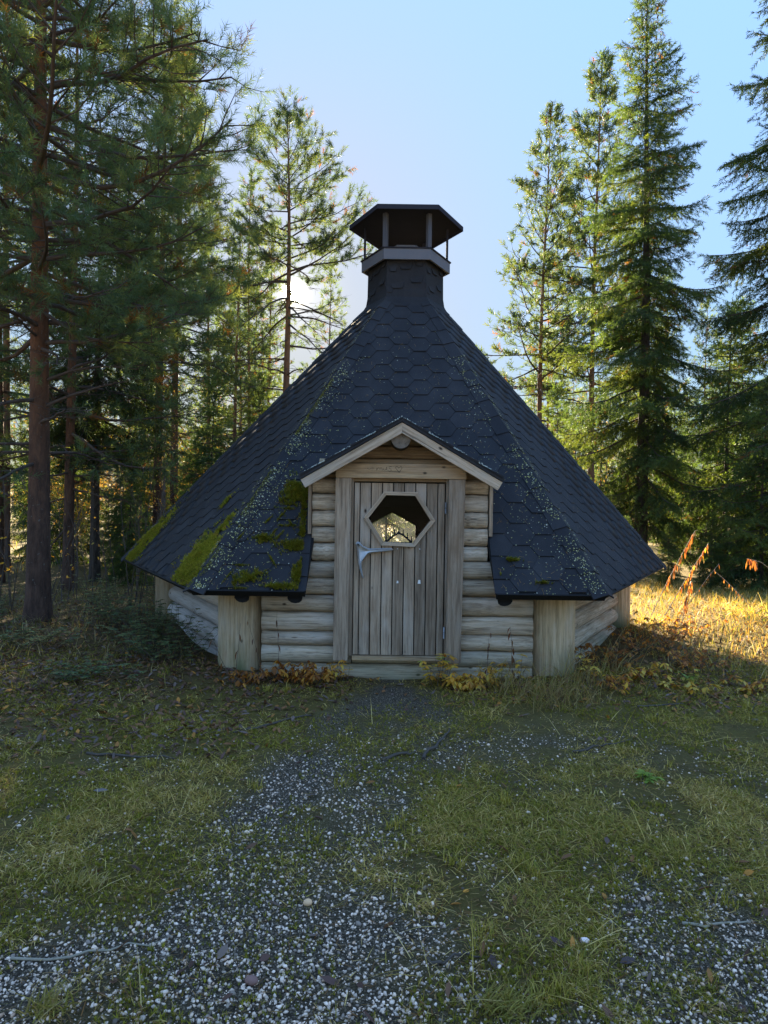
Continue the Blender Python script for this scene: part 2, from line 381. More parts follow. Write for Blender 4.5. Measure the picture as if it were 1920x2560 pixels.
def ground_mat():
    t = NT('forest_ground'); a = t.n('VertexColor', _layer_name='tint').outputs[0]
    sp = t.n('SeparateColor', Color=a)
    raw, v = coords(t, (1, 1, 1), False)
    n1 = t.n('TexNoise', Vector=v, Scale=5.0, Detail=8.0, Roughness=.7).outputs[0]
    n2 = t.n('TexNoise', Vector=v, Scale=60.0, Detail=5.0, Roughness=.75).outputs[0]
    n3 = t.n('TexNoise', Vector=v, Scale=240.0, Detail=3.0, Roughness=.75).outputs[0]
    grit = t.ramp(n3, [(.35, (.022, .020, .018)), (.55, (.085, .077, .068)), (.68, (.26, .245, .23))])
    moss = t.mix(n2, t.mix(n1, (.055, .047, .020), (.14, .125, .038)), t.mix(n1, (.09, .075, .034), (.21, .19, .052)))
    vo = t.n('TexVoronoi', Vector=t.n('VectorMath', _operation='ADD', i0=v, i1=t.n('VectorMath', _operation='SCALE', i0=t.n('TexNoise', Vector=v, Scale=40.0).outputs[1], Scale=.02).outputs[0]).outputs[0], Scale=120.0, Randomness=1.0)
    tone = t.n('SeparateColor', Color=vo.outputs['Color']).outputs[0]
    stn = t.ramp(tone, [(.12, (.05, .043, .036)), (.4, (.17, .15, .13)), (.7, (.30, .27, .24)), (.95, (.48, .44, .40))])
    stn = t.mix(t.ramp(vo.outputs['Distance'], [(.25, (0, 0, 0)), (.6, (.9, .9, .9))]), stn, (.028, .024, .020))
    grit = t.mix(t.ramp(n2, [(.42, (0, 0, 0)), (.62, (.8, .8, .8))]), stn, grit)
    c = t.mix(sp.outputs[0], moss, grit)
    duff = t.mix(n1, (.045, .032, .022), (.12, .08, .048))
    c = t.mix(sp.outputs[1], c, t.mix(t.math('MULTIPLY', n2, .8), duff, moss))
    yard_bounce = t.ramp(t.n('SeparateXYZ', Vector=t.n('NewGeometry').outputs['Position']).outputs[1], [(0, (1, 1, 1)), (.9, (0, 0, 0))])  # unseen ground behind the camera, kept pale to bounce light onto the facade
    c = t.mix(yard_bounce, c, t.mix(n2, (.30, .29, .28), (.46, .45, .45)))
    gold = t.mix(n2, t.mix(n1, (.16, .10, .03), (.26, .19, .06)), (.17, .17, .045))
    c = t.mix(sp.outputs[2], c, gold)
    h = t.math('ADD', t.math('MULTIPLY', n2, .7), t.math('MULTIPLY', n3, .4))
    b = t.n('Bump', Strength=.9, Distance=.02, Height=h)
    c = t.mix(1.0, c, (1.15, .97, .72), 'MULTIPLY')
    p = t.n('BsdfPrincipled', Base_Color=c, Roughness=.9, Normal=b.outputs[0]); p.inputs['Specular IOR Level'].default_value = .2
    return t.done(p.outputs[0])
gm = path_mask(GX, GY)
duff = np.clip(sstep(5.0, 6.0, GY) + sstep(-1.2, -2.2, GX) * sstep(4.4, 5.4, GY), 0, 1) * (1 - gm)
goldm = np.clip(sstep(2.9, 3.9, GX) * sstep(5.6, 6.6, GY) + sstep(13, 20, GY), 0, 1) * (.6 + .4 * vnoise(GX, GY, 2.3, 12))
ground = obj_np('ground', np.stack([GX, GY, GZ], -1).reshape(-1, 3), GT, ground_mat(), smooth=True,
                tint=np.stack([gm, duff, goldm], -1).reshape(-1, 3))
kind(ground, 'structure')

# ------------------------------------------------------------------ log hut
HX, HY = .13, 8.457
RE, ZE, RN, ZN, OX = 3.404, .79, .467, 3.98, .10
hut = thing(empty('log_hut', (HX, HY, 0)), 'hexagonal weathered log hut with steep black shingle roof and chimney hood', 'hut')
c60 = math.cos(R(60)); s60 = math.sin(R(60))

# --- corner posts: thick upright round logs
def log_post(R0, ang, rad, z0, z1, seed):
    g = np.random.default_rng(seed); n = 18; V = []
    zs = np.linspace(z0, z1, 9)
    ph = g.uniform(0, 6.28, 3)
    for z in zs:
        for j in range(n):
            a = 2 * math.pi * j / n
            r = rad * (1 + .03 * math.sin(2 * a + ph[0]) + .02 * math.sin(3 * a + ph[1] + z) + .03 * max(0, .3 - z)) + g.uniform(-.002, .002)
            V.append((r * math.cos(a), r * math.sin(a) * .93, z))
    F = [(i * n + j, i * n + (j + 1) % n, (i + 1) * n + (j + 1) % n, (i + 1) * n + j) for i in range(8) for j in range(n)]
    F += [tuple(range(n - 1, -1, -1)), tuple(range(8 * n, 9 * n))]
    return obj_poly('corner_post', V, F, M['log_z'], hut, smooth=True, loc=(R0 * math.cos(R(ang)), R0 * math.sin(R(ang)), 0), rot=(R(g.uniform(-.8, .8)), R(-.5), R(ang + 90)))
for k in range(6):
    log_post(2.79, 60 * k, .203, -.08, .97, 40 + k)

# --- log walls
def log_piece(name, x0, x1, z0, z1, yf, parent, mat, seed, bulge=.04, depth=.10, round_ends=False, seg=8):
    g = np.random.default_rng(seed); prof = []
    m = 7
    for i in range(m + 1):
        t = i / m; prof.append((z0 + .003 + (z1 - z0 - .006) * t, -bulge * math.sin(math.pi * t) ** .6))
    V = []
    xs = np.linspace(x0, x1, seg + 1)
    if round_ends: xs = np.array([x0, x0 + .03, x0 + .09] + list(np.linspace(x0 + .3, x1 - .3, seg - 5)) + [x1 - .09, x1 - .03, x1])
    w = g.normal(0, .004, seg + 1); w2 = g.normal(0, .003, seg + 1)
    for i, x in enumerate(xs):
        e = 1.0
        if round_ends:
            dd = min(x - x0, x1 - x); e = .55 + .45 * min(1, dd / .09)
        for (z, y) in prof:
            zc = (z0 + z1) / 2
            V.append((x, yf + bulge + y * e + w[i], zc + (z - zc) * (.78 + .22 * e) + w2[i] * .6))
        V.append((x, yf + bulge + depth, z1 - .004)); V.append((x, yf + bulge + depth, z0 + .004))
    n = m + 3; F = []
    for i in range(seg):
        for j in range(n):
            F.append((i * n + j, (i + 1) * n + j, (i + 1) * n + (j + 1) % n, i * n + (j + 1) % n)[::-1])
    F += [tuple(range(n)), tuple(range((seg + 1) * n - 1, seg * n - 1, -1))]
    o = obj_poly(name, V, F, mat, parent, smooth=True)
    return o
YF = -2.615
wall_f = empty('wall', parent=hut)
SL = [-.06, .115, .269, .394, .565, .715, .865, 1.012, 1.169, 1.315, 1.458, 1.605, 1.74]
SR = [-.06, .09, .24, .38, .544, .715, .872, 1.025, 1.16, 1.315, 1.455, 1.61, 1.74]
DL, DRR = -.40, .41                       # door opening
for i in range(12):
    hw = -1.185 if i < 7 else -.755
    if i < 1:
        log_piece('log', -1.185, 1.185, SL[0], SL[1], YF + .01, wall_f, M['log'], 100); continue
    log_piece('log', hw, DL - .012 if i > 1 else -.40, SL[i], SL[i + 1], YF + rng.uniform(-.008, .008), wall_f, M['log'], 101 + i)
    log_piece('log', DRR + .012 if i > 1 else .41, -hw + (.02 if i >= 7 else 0), SR[i], SR[i + 1], YF + rng.uniform(-.008, .008), wall_f, M['log'], 131 + i)
log_piece('log', -.39, .40, .115, .20, YF + .012, wall_f, M['log'], 161)            # sill log under the door
for i, (a, b, hw) in enumerate(((1.74, 1.915, .70), (1.915, 2.03, .42), (2.03, 2.16, .20))):
    log_piece('log', -hw, hw, a, b, YF + .012, wall_f, M['board_x'], 171 + i, bulge=.035)
# five other walls
for k in (0, 1, 2, 3, 5):
    ang = 60 * k + 30
    w = empty('wall', rz=R(ang + 90), parent=hut)
    L = 1.30; zs = [-.10, .09, .285, .48, .675, .86, 1.02]
    for i in range(len(zs) - 1):
        if k == 1 and i >= 2: continue                # the wall with the window
        log_piece('log', -L, L, zs[i], zs[i + 1], -2.50 + rng.uniform(-.01, .01), w, M['log_grey'] if k == 3 else M['log'], 200 + 10 * k + i, bulge=.075, depth=.08, round_ends=True)
    if k == 1:
        for i in range(2, len(zs) - 1):
            for sgn in (-1, 1):
                log_piece('log', min(sgn * .42, sgn * L), max(sgn * .42, sgn * L), zs[i], zs[i + 1], -2.5, w, M['log'], 300 + i, bulge=.06, depth=.08)
# back window: house-shaped hexagonal opening closed by a pane
backwin = empty('window', parent=hut)
bw = .375; za, zs_ = 1.40, 1.20
for i, pts in enumerate(([(-bw - .06, .40), (-bw, .40), (-bw, zs_), (-bw - .06, zs_)], [(bw, .40), (bw + .06, .40), (bw + .06, zs_), (bw, zs_)],
                         [(-bw - .06, zs_), (-bw, zs_), (0, za), (0, 1.52), (-bw - .06, 1.52)], [(bw, zs_), (bw + .06, zs_), (bw + .06, 1.52), (0, 1.52), (0, za)],
                         [(-bw, .36), (bw, .36), (bw, .48), (-bw, .48)])):
    prism('frame_board', pts, 2.32, 2.40, M['dark_in'], backwin)
prism('pane', [(-bw, .48), (bw, .48), (bw, zs_), (0, za), (-bw, zs_)], 2.36, 2.364, M['brightened_glass'], backwin)
obj_poly('hut_floor', [(2.5 * math.cos(R(60 * k)), 2.5 * math.sin(R(60 * k)), .06) for k in range(6)], [tuple(range(6))], M['dark_in'], hut)

# inner lining that closes the walls up to the roof
lining = empty('lining', parent=hut)
for k in range(6):
    an = 60 * k + 30; ap = 2.36
    spans = [(-1.40, 1.40)] if k not in (1, 4) else ([(-1.40, -.375), (.375, 1.40)] if k == 1 else [(-1.40, -.44), (.44, 1.40)])
    for (a, b_) in spans:
        o = box('lining_panel', a, b_, -ap - .02, -ap, -.05, 1.44, M['dark_in'], lining, bevel=0); o.rotation_euler = (0, 0, R(an + 90))
# --- roof
roof = empty('roof', parent=hut)
def face_frame(k):
    a0, a1 = R(60 * k), R(60 * k + 60)
    e0, e1 = (Vector((RE * math.cos(a), RE * math.sin(a), ZE)) for a in (a0, a1))
    t0, t1 = (Vector((OX + RN * math.cos(a), RN * math.sin(a), ZN)) for a in (a0, a1))
    u = (e1 - e0).normalized(); o = (e0 + e1) / 2; w = (t0 + t1) / 2 - o
    v = (w - w.dot(u) * u).normalized(); n = u.cross(v)
    vt = w.dot(v)
    return o, u, v, n, [(-RE / 2, 0.0), (RE / 2, 0.0), ((t1 - o).dot(u), vt), ((t0 - o).dot(u), vt)]
FR = [face_frame(k) for k in range(6)]
def fpt(k, u, v, h=0.0): o, U, Vv, n, _ = FR[k]; return o + u * U + v * Vv + h * n
CUT = .775; CUTC = .015                     # half-width of the doorway cut in the front face
def deck(k, poly, name='roof_deck'):
    V = [fpt(k, u, v, 0) for u, v in poly] + [fpt(k, u, v, -.055) for u, v in poly]; n = len(poly)
    F = [tuple(range(n)), tuple(range(2 * n - 1, n - 1, -1))] + [(i, n + i, n + (i + 1) % n, (i + 1) % n) for i in range(n)]
    return obj_poly(name, V, F, M['black'], roof)
VZ = FR[4][2].z                              # slope: z = ZE + v * VZ
for k in range(6):
    if k == 1:                                 # notch above the back window
        p = FR[1][4]; vt = p[2][1]; vn = (1.455 - ZE) / FR[1][2].z; f = vn / vt
        el, er = p[0][0] + (p[3][0] - p[0][0]) * f, p[1][0] + (p[2][0] - p[1][0]) * f
        deck(1, [p[0], (-.46, 0), (-.46, vn), (el, vn)]); deck(1, [(.46, 0), p[1], (er, vn), (.46, vn)]); deck(1, [(el, vn), (er, vn), p[2], p[3]]); continue
    if k != 4: deck(k, FR[k][4]); continue
    p = FR[4][4]; vt = p[2][1]; vs_ = (1.62 - ZE) / VZ; va = (2.02 - ZE) / VZ
    def hipu(v, s): return (p[0][0] + (p[3][0] - p[0][0]) * v / vt) if s < 0 else (p[1][0] + (p[2][0] - p[1][0]) * v / vt)
    cl, cr = CUTC - CUT, CUTC + CUT
    deck(4, [p[0], (cl - .01, 0), (cl + .03, .70), (cl, vs_), (hipu(vs_, -1), vs_)])
    deck(4, [(cr + .015, 0), p[1], (hipu(vs_, 1), vs_), (cr, vs_), (cr - .02, .70)])
    deck(4, [(hipu(vs_, -1), vs_), (cl, vs_), (CUTC, va), (hipu(va, -1), va)])
    deck(4, [(cr, vs_), (hipu(vs_, 1), vs_), (hipu(va, 1), va), (CUTC, va)])
    deck(4, [(hipu(va, -1), va), (hipu(va, 1), va), p[2], p[3]])
def clip(poly, a, b, c):
    """keep a*u+b*v<=c"""
    out = []
    for i in range(len(poly)):
        P, Q = poly[i], poly[(i + 1) % len(poly)]
        fp, fq = a * P[0] + b * P[1] - c, a * Q[0] + b * Q[1] - c
        if fp <= 0: out.append(P)
        if (fp < 0 < fq) or (fq < 0 < fp):
            t = fp / (fp - fq); out.append((P[0] + (Q[0] - P[0]) * t, P[1] + (Q[1] - P[1]) * t))
    return out
S = .1365
def shingle_mesh(poly, seed, cu=0.0, cv=0.0, vspan=2 * S * .866):
    g = random.Random(seed); lift = g.uniform(.005, .009); tilt = g.uniform(-.002, .002)
    n = len(poly); V = []
    for u, v in poly:
        h = .005 + lift * (.5 - (v) / vspan) + tilt * u / S + (g.uniform(0, .006) if v < -S * .8 else 0)
        V.append((u, v, max(.004, h)))
    for u, v in poly: V.append((u, v, -.002))
    F = [tuple(range(n))] + [(i, n + i, n + (i + 1) % n, (i + 1) % n) for i in range(n)]
    return mesh_poly('shingle', V, F, M['bitumen'])
HEXP = [((S + .0012) * math.cos(R(60 * i)), (S + .0012) * math.sin(R(60 * i))) for i in range(6)]
full = [shingle_mesh(HEXP, i) for i in range(10)]
cand = []
gl = random.Random(11)
for k in (3, 4, 5):
    p = FR[k][4]; vt = p[2][1]
    for i in range(-14, 15):
        for j in range(0, 20):
            cu = 1.5 * S * i + (.06 if k != 4 else .035); cv = math.sqrt(3) * S * (j + (.5 if i % 2 else 0)) + .02
            cu += gl.uniform(-.003, .003); cv += gl.uniform(-.004, .004)
            poly = [(cu + a, cv + b) for a, b in HEXP]
            q0 = poly; areas = None
            for A, B in ((0, 1), (1, 2), (2, 3), (3, 0)):
                (x0, y0), (x1, y1) = p[A], p[B]
                q0 = clip(q0, (y1 - y0), -(x1 - x0), (y1 - y0) * x0 - (x1 - x0) * y0)
                if len(q0) < 3: break
            if len(q0) < 3: continue
            if k == 4:
                zc = ZE + cv * VZ
                lim = CUT - .025 if zc < 1.62 else CUT * (2.02 - zc) / .40
                if abs(cu - CUTC) < lim and zc < 2.02:
                    if zc > 1.55: continue
                    sg = -1 if cu < CUTC else 1
                    q0 = clip(q0, 1, 0, CUTC - CUT) if sg < 0 else clip(q0, -1, 0, -(CUTC + CUT))
                    if len(q0) < 3: continue
                elif zc < 1.62 and abs(cu - CUTC) < CUT + S:
                    q0 = clip(q0, 1, 0, CUTC - CUT) if cu < CUTC else clip(q0, -1, 0, -(CUTC + CUT))
                    if len(q0) < 3: continue
            ar = abs(sum(q0[a][0] * q0[(a + 1) % len(q0)][1] - q0[(a + 1) % len(q0)][0] * q0[a][1] for a in range(len(q0)))) / 2
            if ar < .0006: continue
            P = fpt(k, cu, cv); W = Vector((HX, HY, 0)) + P; d = W - Vector((0, 0, 1.5))
            size = ar * abs(FR[k][3].dot(d.normalized())) / d.length_squared
            cand.append((size, k, cu, cv, q0, ar > .97 * 2.598 * (S + .0012) ** 2))
cand.sort(key=lambda c: -c[0])
rest = Acc()
for m, (size, k, cu, cv, poly, whole) in enumerate(cand):
    o_, U, Vv, n_, _ = FR[k]
    mat = Matrix((U, Vv, n_)).transposed().to_4x4(); mat.translation = fpt(k, cu, cv)
    if m < 285:
        me = full[m % 10] if whole else shingle_mesh([(a - cu, b - cv) for a, b in poly], m)
        so = bpy.data.objects.new('shingle', me); link(so, roof); so.matrix_local = mat
    else:
        me = shingle_mesh([(a - cu, b - cv) for a, b in poly], m)
        Vn = np.array([mat @ v.co for v in me.vertices]); T = []
        for pg in me.polygons:
            vv = list(pg.vertices); T += [(vv[0], vv[a], vv[a + 1]) for a in range(1, len(vv) - 1)]
        rest.add(Vn, T); bpy.data.meshes.remove(me)
kind(rest.obj('small_shingles', M['bitumen'], roof), 'stuff')
# hip caps: folded strips up each visible hip
def hip_caps(kl, kr, sl, sr, seed):
    """kl,kr faces left/right of the hip; sl,sr: which end of the eave (+1/-1) it starts from"""
    g = random.Random(seed)
    pl, pr = FR[kl][4], FR[kr][4]
    a0 = fpt(kl, *(pl[1] if sl > 0 else pl[0])); a1 = fpt(kl, *(pl[2] if sl > 0 else pl[3]))
    Lh = (a1 - a0).length; d = (a1 - a0) / Lh
    wl = (FR[kl][3].cross(d)); wl = wl if wl.dot(fpt(kl, 0, 1) - a0) > 0 else -wl
    wr = (FR[kr][3].cross(d)); wr = wr if wr.dot(fpt(kr, 0, 1) - a0) > 0 else -wr
    up = (FR[kl][3] + FR[kr][3]).normalized()
    s = -.01; step = .245; i = 0
    while s < Lh - .05:
        e = min(s + step + .05, Lh); w = .115 * (1 if e < Lh - .5 else .75)
        V = []
        for (ss, hh) in ((s, .026 + g.uniform(0, .004)), (e, .018)):
            c = a0 + d * ss
            for off, h, wv in ((w + g.uniform(-.008, .008), hh - .008, wl), (0.0, hh, None), (w + g.uniform(-.008, .008), hh - .008, wr)):
                nn = up if wv is None else (FR[kl][3] if wv is wl else FR[kr][3])
                V.append(c + (wv * off if wv is not None else Vector()) + nn * h)
        V2 = V + [x - up * .012 for x in V]
        F = [(0, 1, 4, 3), (1, 2, 5, 4), (9, 10, 7, 6), (10, 11, 8, 7), (0, 6, 7, 1), (1, 7, 8, 2), (3, 4, 10, 9), (4, 5, 11, 10), (0, 3, 9, 6), (2, 8, 11, 5)]
        obj_poly('hip_cap', V2, F, M['bitumen'], roof); s += step; i += 1
hip_caps(3, 4, 1, -1, 1); hip_caps(4, 5, 1, -1, 2); hip_caps(5, 0, 1, -1, 3); hip_caps(2, 3, 1, -1, 4)
# eave edging: tarred felt turned down over the boards, and the dark rafter ends below
for k in (3, 5):
    p = FR[k][4]
    V = [fpt(k, p[0][0], -.012, .012), fpt(k, p[1][0], -.012, .012), fpt(k, p[1][0], -.012, -.06), fpt(k, p[0][0], -.012, -.06),
         fpt(k, p[0][0], .0, .012), fpt(k, p[1][0], .0, .012), fpt(k, p[1][0], .0, -.06), fpt(k, p[0][0], .0, -.06)]
    obj_poly('eave_edge', V, [f[::-1] for f in BOXF], M['black'], roof)
for u0, u1 in ((-RE / 2, CUTC - CUT - .012), (CUTC + CUT + .017, RE / 2)):
    V = [fpt(4, u0, -.012, .012), fpt(4, u1, -.012, .012), fpt(4, u1, -.012, -.062), fpt(4, u0, -.012, -.062),
         fpt(4, u0, .0, .012), fpt(4, u1, .0, .012), fpt(4, u1, .0, -.062), fpt(4, u0, .0, -.062)]
    obj_poly('eave_edge', V, [f[::-1] for f in BOXF], M['black'], roof)
for x in (-.86, .885, -1.30):
    V, T = tube_arrays([(x, -2.885, .725), (x, -2.55, 1.0)], [.062, .062], 12)
    obj_np('rafter_end', V, T, M['black'], roof)

# --- entrance gable (dormer) above the door
dorm = empty('gable', parent=hut)
RX, RZ, EXL, EXR, EZ = .012, 2.235, -.845, .872, 1.735
YG = -2.835
def main_y(z): return -2.948 + (z - ZE) / (VZ / FR[4][2].y)
for ex in (EXL, EXR):
    def slab(name, off0, off1, y0, mat, inset=0.0, extra=0.0):
        dx = ex - RX; L = math.hypot(dx, EZ - RZ); nxv = (RZ - EZ) / L * (1 if dx > 0 else -1); nz = abs(dx) / L
        e = (ex - (ex - RX) * inset, EZ + (RZ - EZ) * inset)
        A = []
        for off in (off0, off1):
            rz_ = RZ + off / nz
            A.append([(RX, y0, rz_), (RX, main_y(RZ) + .06 + extra, rz_), (e[0] + nxv * off, main_y(e[1]) + .06 + extra, e[1] + nz * off), (e[0] + nxv * off, y0, e[1] + nz * off)])
        V = A[0] + A[1]
        return obj_poly(name, V, BOXF if dx > 0 else [f[::-1] for f in BOXF], mat, dorm)
    slab('roof_panel', -.022, .004, YG - .012, M['bitumen'])
    slab('soffit', -.05, -.0225, YG + .03, M['board_x'], .03)
    # shingle tabs along the top, each standing a little proud
    dx = ex - RX; sgn = 1 if dx > 0 else -1
    L = math.hypot(dx, EZ - RZ); tv = ((ex - RX) / L, (EZ - RZ) / L); nv = ((RZ - EZ) / L * sgn, abs(dx) / L)
    for i in range(4):
        t0, t1 = i * .245 - .01, min((i + 1) * .245, L + .008)
        y1 = main_y(RZ + tv[1] * t1) + .06
        V = []
        for (tt, h) in ((t0, .005), (t1, .022)):
            for hh in (h, .0045):
                for yy in (YG - .018 - .004 * (i % 2), y1):
                    V.append((RX + tv[0] * tt + nv[0] * hh, yy, RZ + tv[1] * tt + nv[1] * hh))
        F = [(0, 1, 5, 4), (2, 6, 7, 3), (0, 4, 6, 2), (1, 3, 7, 5), (4, 5, 7, 6), (0, 2, 3, 1)]
        obj_poly('shingle_tab', V, F if sgn > 0 else [f[::-1] for f in F], M['bitumen'], dorm)
    # barge board
    w = .078; a = (RX, RZ - .028 / nv[1]); b = (ex + tv[0] * .0 - nv[0] * .026, EZ - nv[1] * .026)
    pts = [a, (a[0], a[1] - w / nv[1]), (b[0] - nv[0] * w, b[1] - nv[1] * w), b]
    if sgn < 0: pts = pts
    else: pts = pts[::-1]
    regrain(prism('barge_board', pts[::-1], YG, YG + .028, M['frame'], dorm, bevel=.003), math.atan2(EZ - RZ, dx))
ridge_V, ridge_T = tube_arrays([(RX - .008, YG + .022, 2.068), (RX - .008, -2.5, 2.068), (RX - .008, -2.0, 2.068)], [.082, .085, .085], 20)
obj_np('ridge_log', ridge_V, ridge_T, M['endgrain'], dorm)
# cheek boards closing the sides of the gable
for sgn, x in ((-1, -.775), (1, .80)):
    z0 = 1.30; z1 = 1.715
    yf = YF - .01
    V = []
    for xx in (x - .014, x + .014):
        V += [(xx, yf, z0 - .05), (xx, main_y(z0) + .05, z0 - .05), (xx, main_y(z1) + .1, z1), (xx, yf, z1)]
    obj_poly('cheek_board', V, [(0, 1, 2, 3)[::-1], (4, 5, 6, 7), (0, 4, 5, 1)[::-1], (1, 5, 6, 2)[::-1], (2, 6, 7, 3)[::-1], (3, 7, 4, 0)[::-1]], M['board_z'], dorm)

# --- door frame
dfr = empty('door_frame', parent=hut)
prism('casing_board', [(-.552, .168), (-.427, .168), (-.412, 1.737), (-.548, 1.737)], -2.70, -2.655, M['board_z'], dfr, bevel=.004)
prism('casing_board', [(.415, .150), (.545, .160), (.566, 1.737), (.424, 1.737)], -2.70, -2.655, M['board_z'], dfr, bevel=.004)
prism('lintel_board', [(-.548, 1.7385), (.572, 1.7385), (.572, 1.863), (-.543, 1.863)], -2.708, -2.66, M['board_x'], dfr, bevel=.004)
box('jamb', -.43, -.393, -2.655, -2.48, .20, 1.74, M['board_z'], dfr); box('jamb', .404, .44, -2.655, -2.48, .20, 1.74, M['board_z'], dfr)
box('head_jamb', -.393, .404, -2.65, -2.48, 1.712, 1.74, M['board_x'], dfr)
box('threshold', -.393, .404, -2.668, -2.48, .165, .203, M['board_x'], dfr, bevel=.006)
# handwriting scratched on the lintel: mus and a heart
def stroke(pts, name='carved_letter', r=.0016, y=-2.7090):
    P = [(x, y, z) for x, z in pts]
    V, T = tube_arrays(P, r, 5); return obj_np(name, V, T, M['scratch'], dfr)
def ZX(px): return (700 + .3617 * px - 960) / 287.5 - .13
def ZZ(py): return 1.5 - (1000 + .3617 * py - 1265) / 287.5
def zp(*pp): return [(ZX(a), ZZ(b)) for a, b in pp]
stroke(zp((664, 490), (668, 470), (670, 486), (676, 470), (684, 470), (686, 486), (692, 470), (700, 472), (702, 488), (710, 486)))
stroke(zp((712, 468), (712, 484), (720, 488), (728, 482), (732, 466), (733, 486), (738, 486)))
stroke(zp((766, 462), (752, 464), (748, 474), (762, 480), (766, 490), (752, 496), (742, 490)))
stroke(zp((820, 502), (800, 482), (792, 470), (796, 462), (806, 462), (814, 474), (824, 462), (834, 462), (838, 472), (830, 484), (816, 504)), 'carved_heart')
stroke(zp((600, 478), (618, 486), (630, 474)), r=.0010); stroke(zp((632, 490), (640, 468), (648, 488)), r=.0010)

# --- door of nine boards with a six-sided window
HEXO = zp((580, 815), (703, 1003), (932, 1010), (1072, 828), (948, 635), (718, 632))
cxw = sum(p[0] for p in HEXO) / 6; czw = sum(p[1] for p in HEXO) / 6
def shrink(k): return [(cxw + (x - cxw) * k, czw + (z - czw) * k) for x, z in HEXO]
door = empty('door', parent=hut)
edges = [-.389, -.338, -.242, -.146, -.05, .046, .142, .238, .334, .397]
hole = shrink(.94)
def clip_out(poly):
    """pieces of a convex polygon outside the convex hole"""
    out = []; cur = poly
    n = len(hole)
    for i in range(n):
        (x0, y0), (x1, y1) = hole[i], hole[(i + 1) % n]
        a, b = (y1 - y0), -(x1 - x0); c = a * x0 + b * y0       # inside: a u + b v <= c for ccw
        o = clip(cur, -a, -b, -c)
        if len(o) >= 3: out.append(o)
        cur = clip(cur, a, b, c)
        if len(cur) < 3: break
    return out
for i in range(9):
    a, b = edges[i] + .0045, edges[i + 1] - .0045
    poly = [(a, .211), (b, .211), (b, 1.700), (a, 1.700)]
    pieces = clip_out(poly); y0 = -2.640 + rng.uniform(-.003, .003)
    halves = [pieces] if i not in (4, 5, 6) else [[q_ for q_ in pieces if (sum(p_[1] for p_ in q_) / len(q_) > czw) == up_] for up_ in (True, False)]
    for pieces in halves:
      V = []; F = []
      for pc in pieces:
        n = len(pc); m0 = len(V)
        V += [(x, y0, z) for x, z in pc] + [(x, y0 + .022, z) for x, z in pc]
        F += [tuple(m0 + j for j in range(n)), tuple(m0 + 2 * n - 1 - j for j in range(n))] + [(m0 + j, m0 + n + j, m0 + n + (j + 1) % n, m0 + (j + 1) % n) for j in range(n)]
      obj_poly('plank', V, F, M['board_z'], door)
# backing behind the joints
V = []; F = []
for pc in clip_out([(-.389, .211), (.397, .211), (.397, 1.700), (-.389, 1.700)]):
    n = len(pc); m0 = len(V); V += [(x, -2.612, z) for x, z in pc] + [(x, -2.575, z) for x, z in pc]
    F += [tuple(m0 + j for j in range(n)), tuple(m0 + 2 * n - 1 - j for j in range(n))] + [(m0 + j, m0 + n + j, m0 + n + (j + 1) % n, m0 + (j + 1) % n) for j in range(n)]
obj_poly('door_back', V, F, M['dark_in'], door)
door_win = empty('window', parent=door); door_win.name = 'window'
inn = shrink(.868); outr = shrink(1.0)
for i in range(6):
    j = (i + 1) % 6; pts = [outr[i], outr[j], inn[j], inn[i]]
    e = .0012
    regrain(prism('frame_strip', pts, -2.668, -2.60, M['frame'], door_win, bevel=.002), math.atan2(outr[j][1] - outr[i][1], outr[j][0] - outr[i][0]))
prism('pane', shrink(.90), -2.615, -2.611, M['glass'], door_win)
bx0, bx1 = min(p[0] for p in inn), max(p[0] for p in inn); zlow = min(p[1] for p in inn)
box('inner_ledge', cxw - .17, cxw + .17, -2.572, -2.46, zlow - .03, zlow - .008, M['dark_in'], door)
# antler door handle
ant = zp((525, 990), (532, 1000), (540, 1040), (545, 1100), (555, 1160), (578, 1228), (585, 1226), (570, 1150), (577, 1102), (597, 1073), (640, 1054), (700, 1047), (780, 1035), (786, 1028), (775, 1020), (700, 1023), (620, 1026), (580, 1008), (552, 980), (535, 979))
n = len(ant); acx = ZX(575); acz = ZZ(1040)
V = []
cl_ = [(ZX(545), ZZ(1000)), (ZX(560), ZZ(1050)), (ZX(560), ZZ(1120)), (ZX(575), ZZ(1200)), (ZX(620), ZZ(1042)), (ZX(700), ZZ(1035)), (ZX(770), ZZ(1028))]
for lay, (y, kk) in enumerate(((-2.646, 1.0), (-2.668, 1.0), (-2.690, .45))):
    for (x, z) in ant:
        c = min(cl_, key=lambda q: (q[0] - x) ** 2 + (q[1] - z) ** 2)
        V.append((c[0] + (x - c[0]) * kk, y - .012 * math.exp(-((x - acx) / .05) ** 2), c[1] + (z - c[1]) * kk))
F = [tuple(range(2 * n, 3 * n))] + [(l * n + i, l * n + (i + 1) % n, (l + 1) * n + (i + 1) % n, (l + 1) * n + i)[::-1] for l in range(2) for i in range(n)]
hd = obj_poly('handle', V, F, M['antler'], door, smooth=True); hd['label'] = 'pale bleached antler used as door pull'
V, T = tube_arrays([(ZX(545), -2.702, ZZ(998)), (ZX(545), -2.64, ZZ(998))], .005, 8); obj_np('bolt', V, T, M['iron_and_silhouette'], door)
for zc in (ZZ(740), ZZ(1595)):
    for s in (-.026, .026):
        V, T = tube_arrays([(.4005, -2.672, zc + s - .023), (.4005, -2.672, zc + s + .023)], .008, 10); obj_np('hinge', V, T, M['steel'], door)
for (cx, cy, w, h) in ((818, 1253, 7, 8), (967, 1250, 10, 13)):
    prism('paper_scrap', zp((cx - w, cy + h), (cx + w, cy + h), (cx + w * .8, cy - h), (cx - w * .6, cy - h)), -2.6468, -2.6448, M['paper'], door)
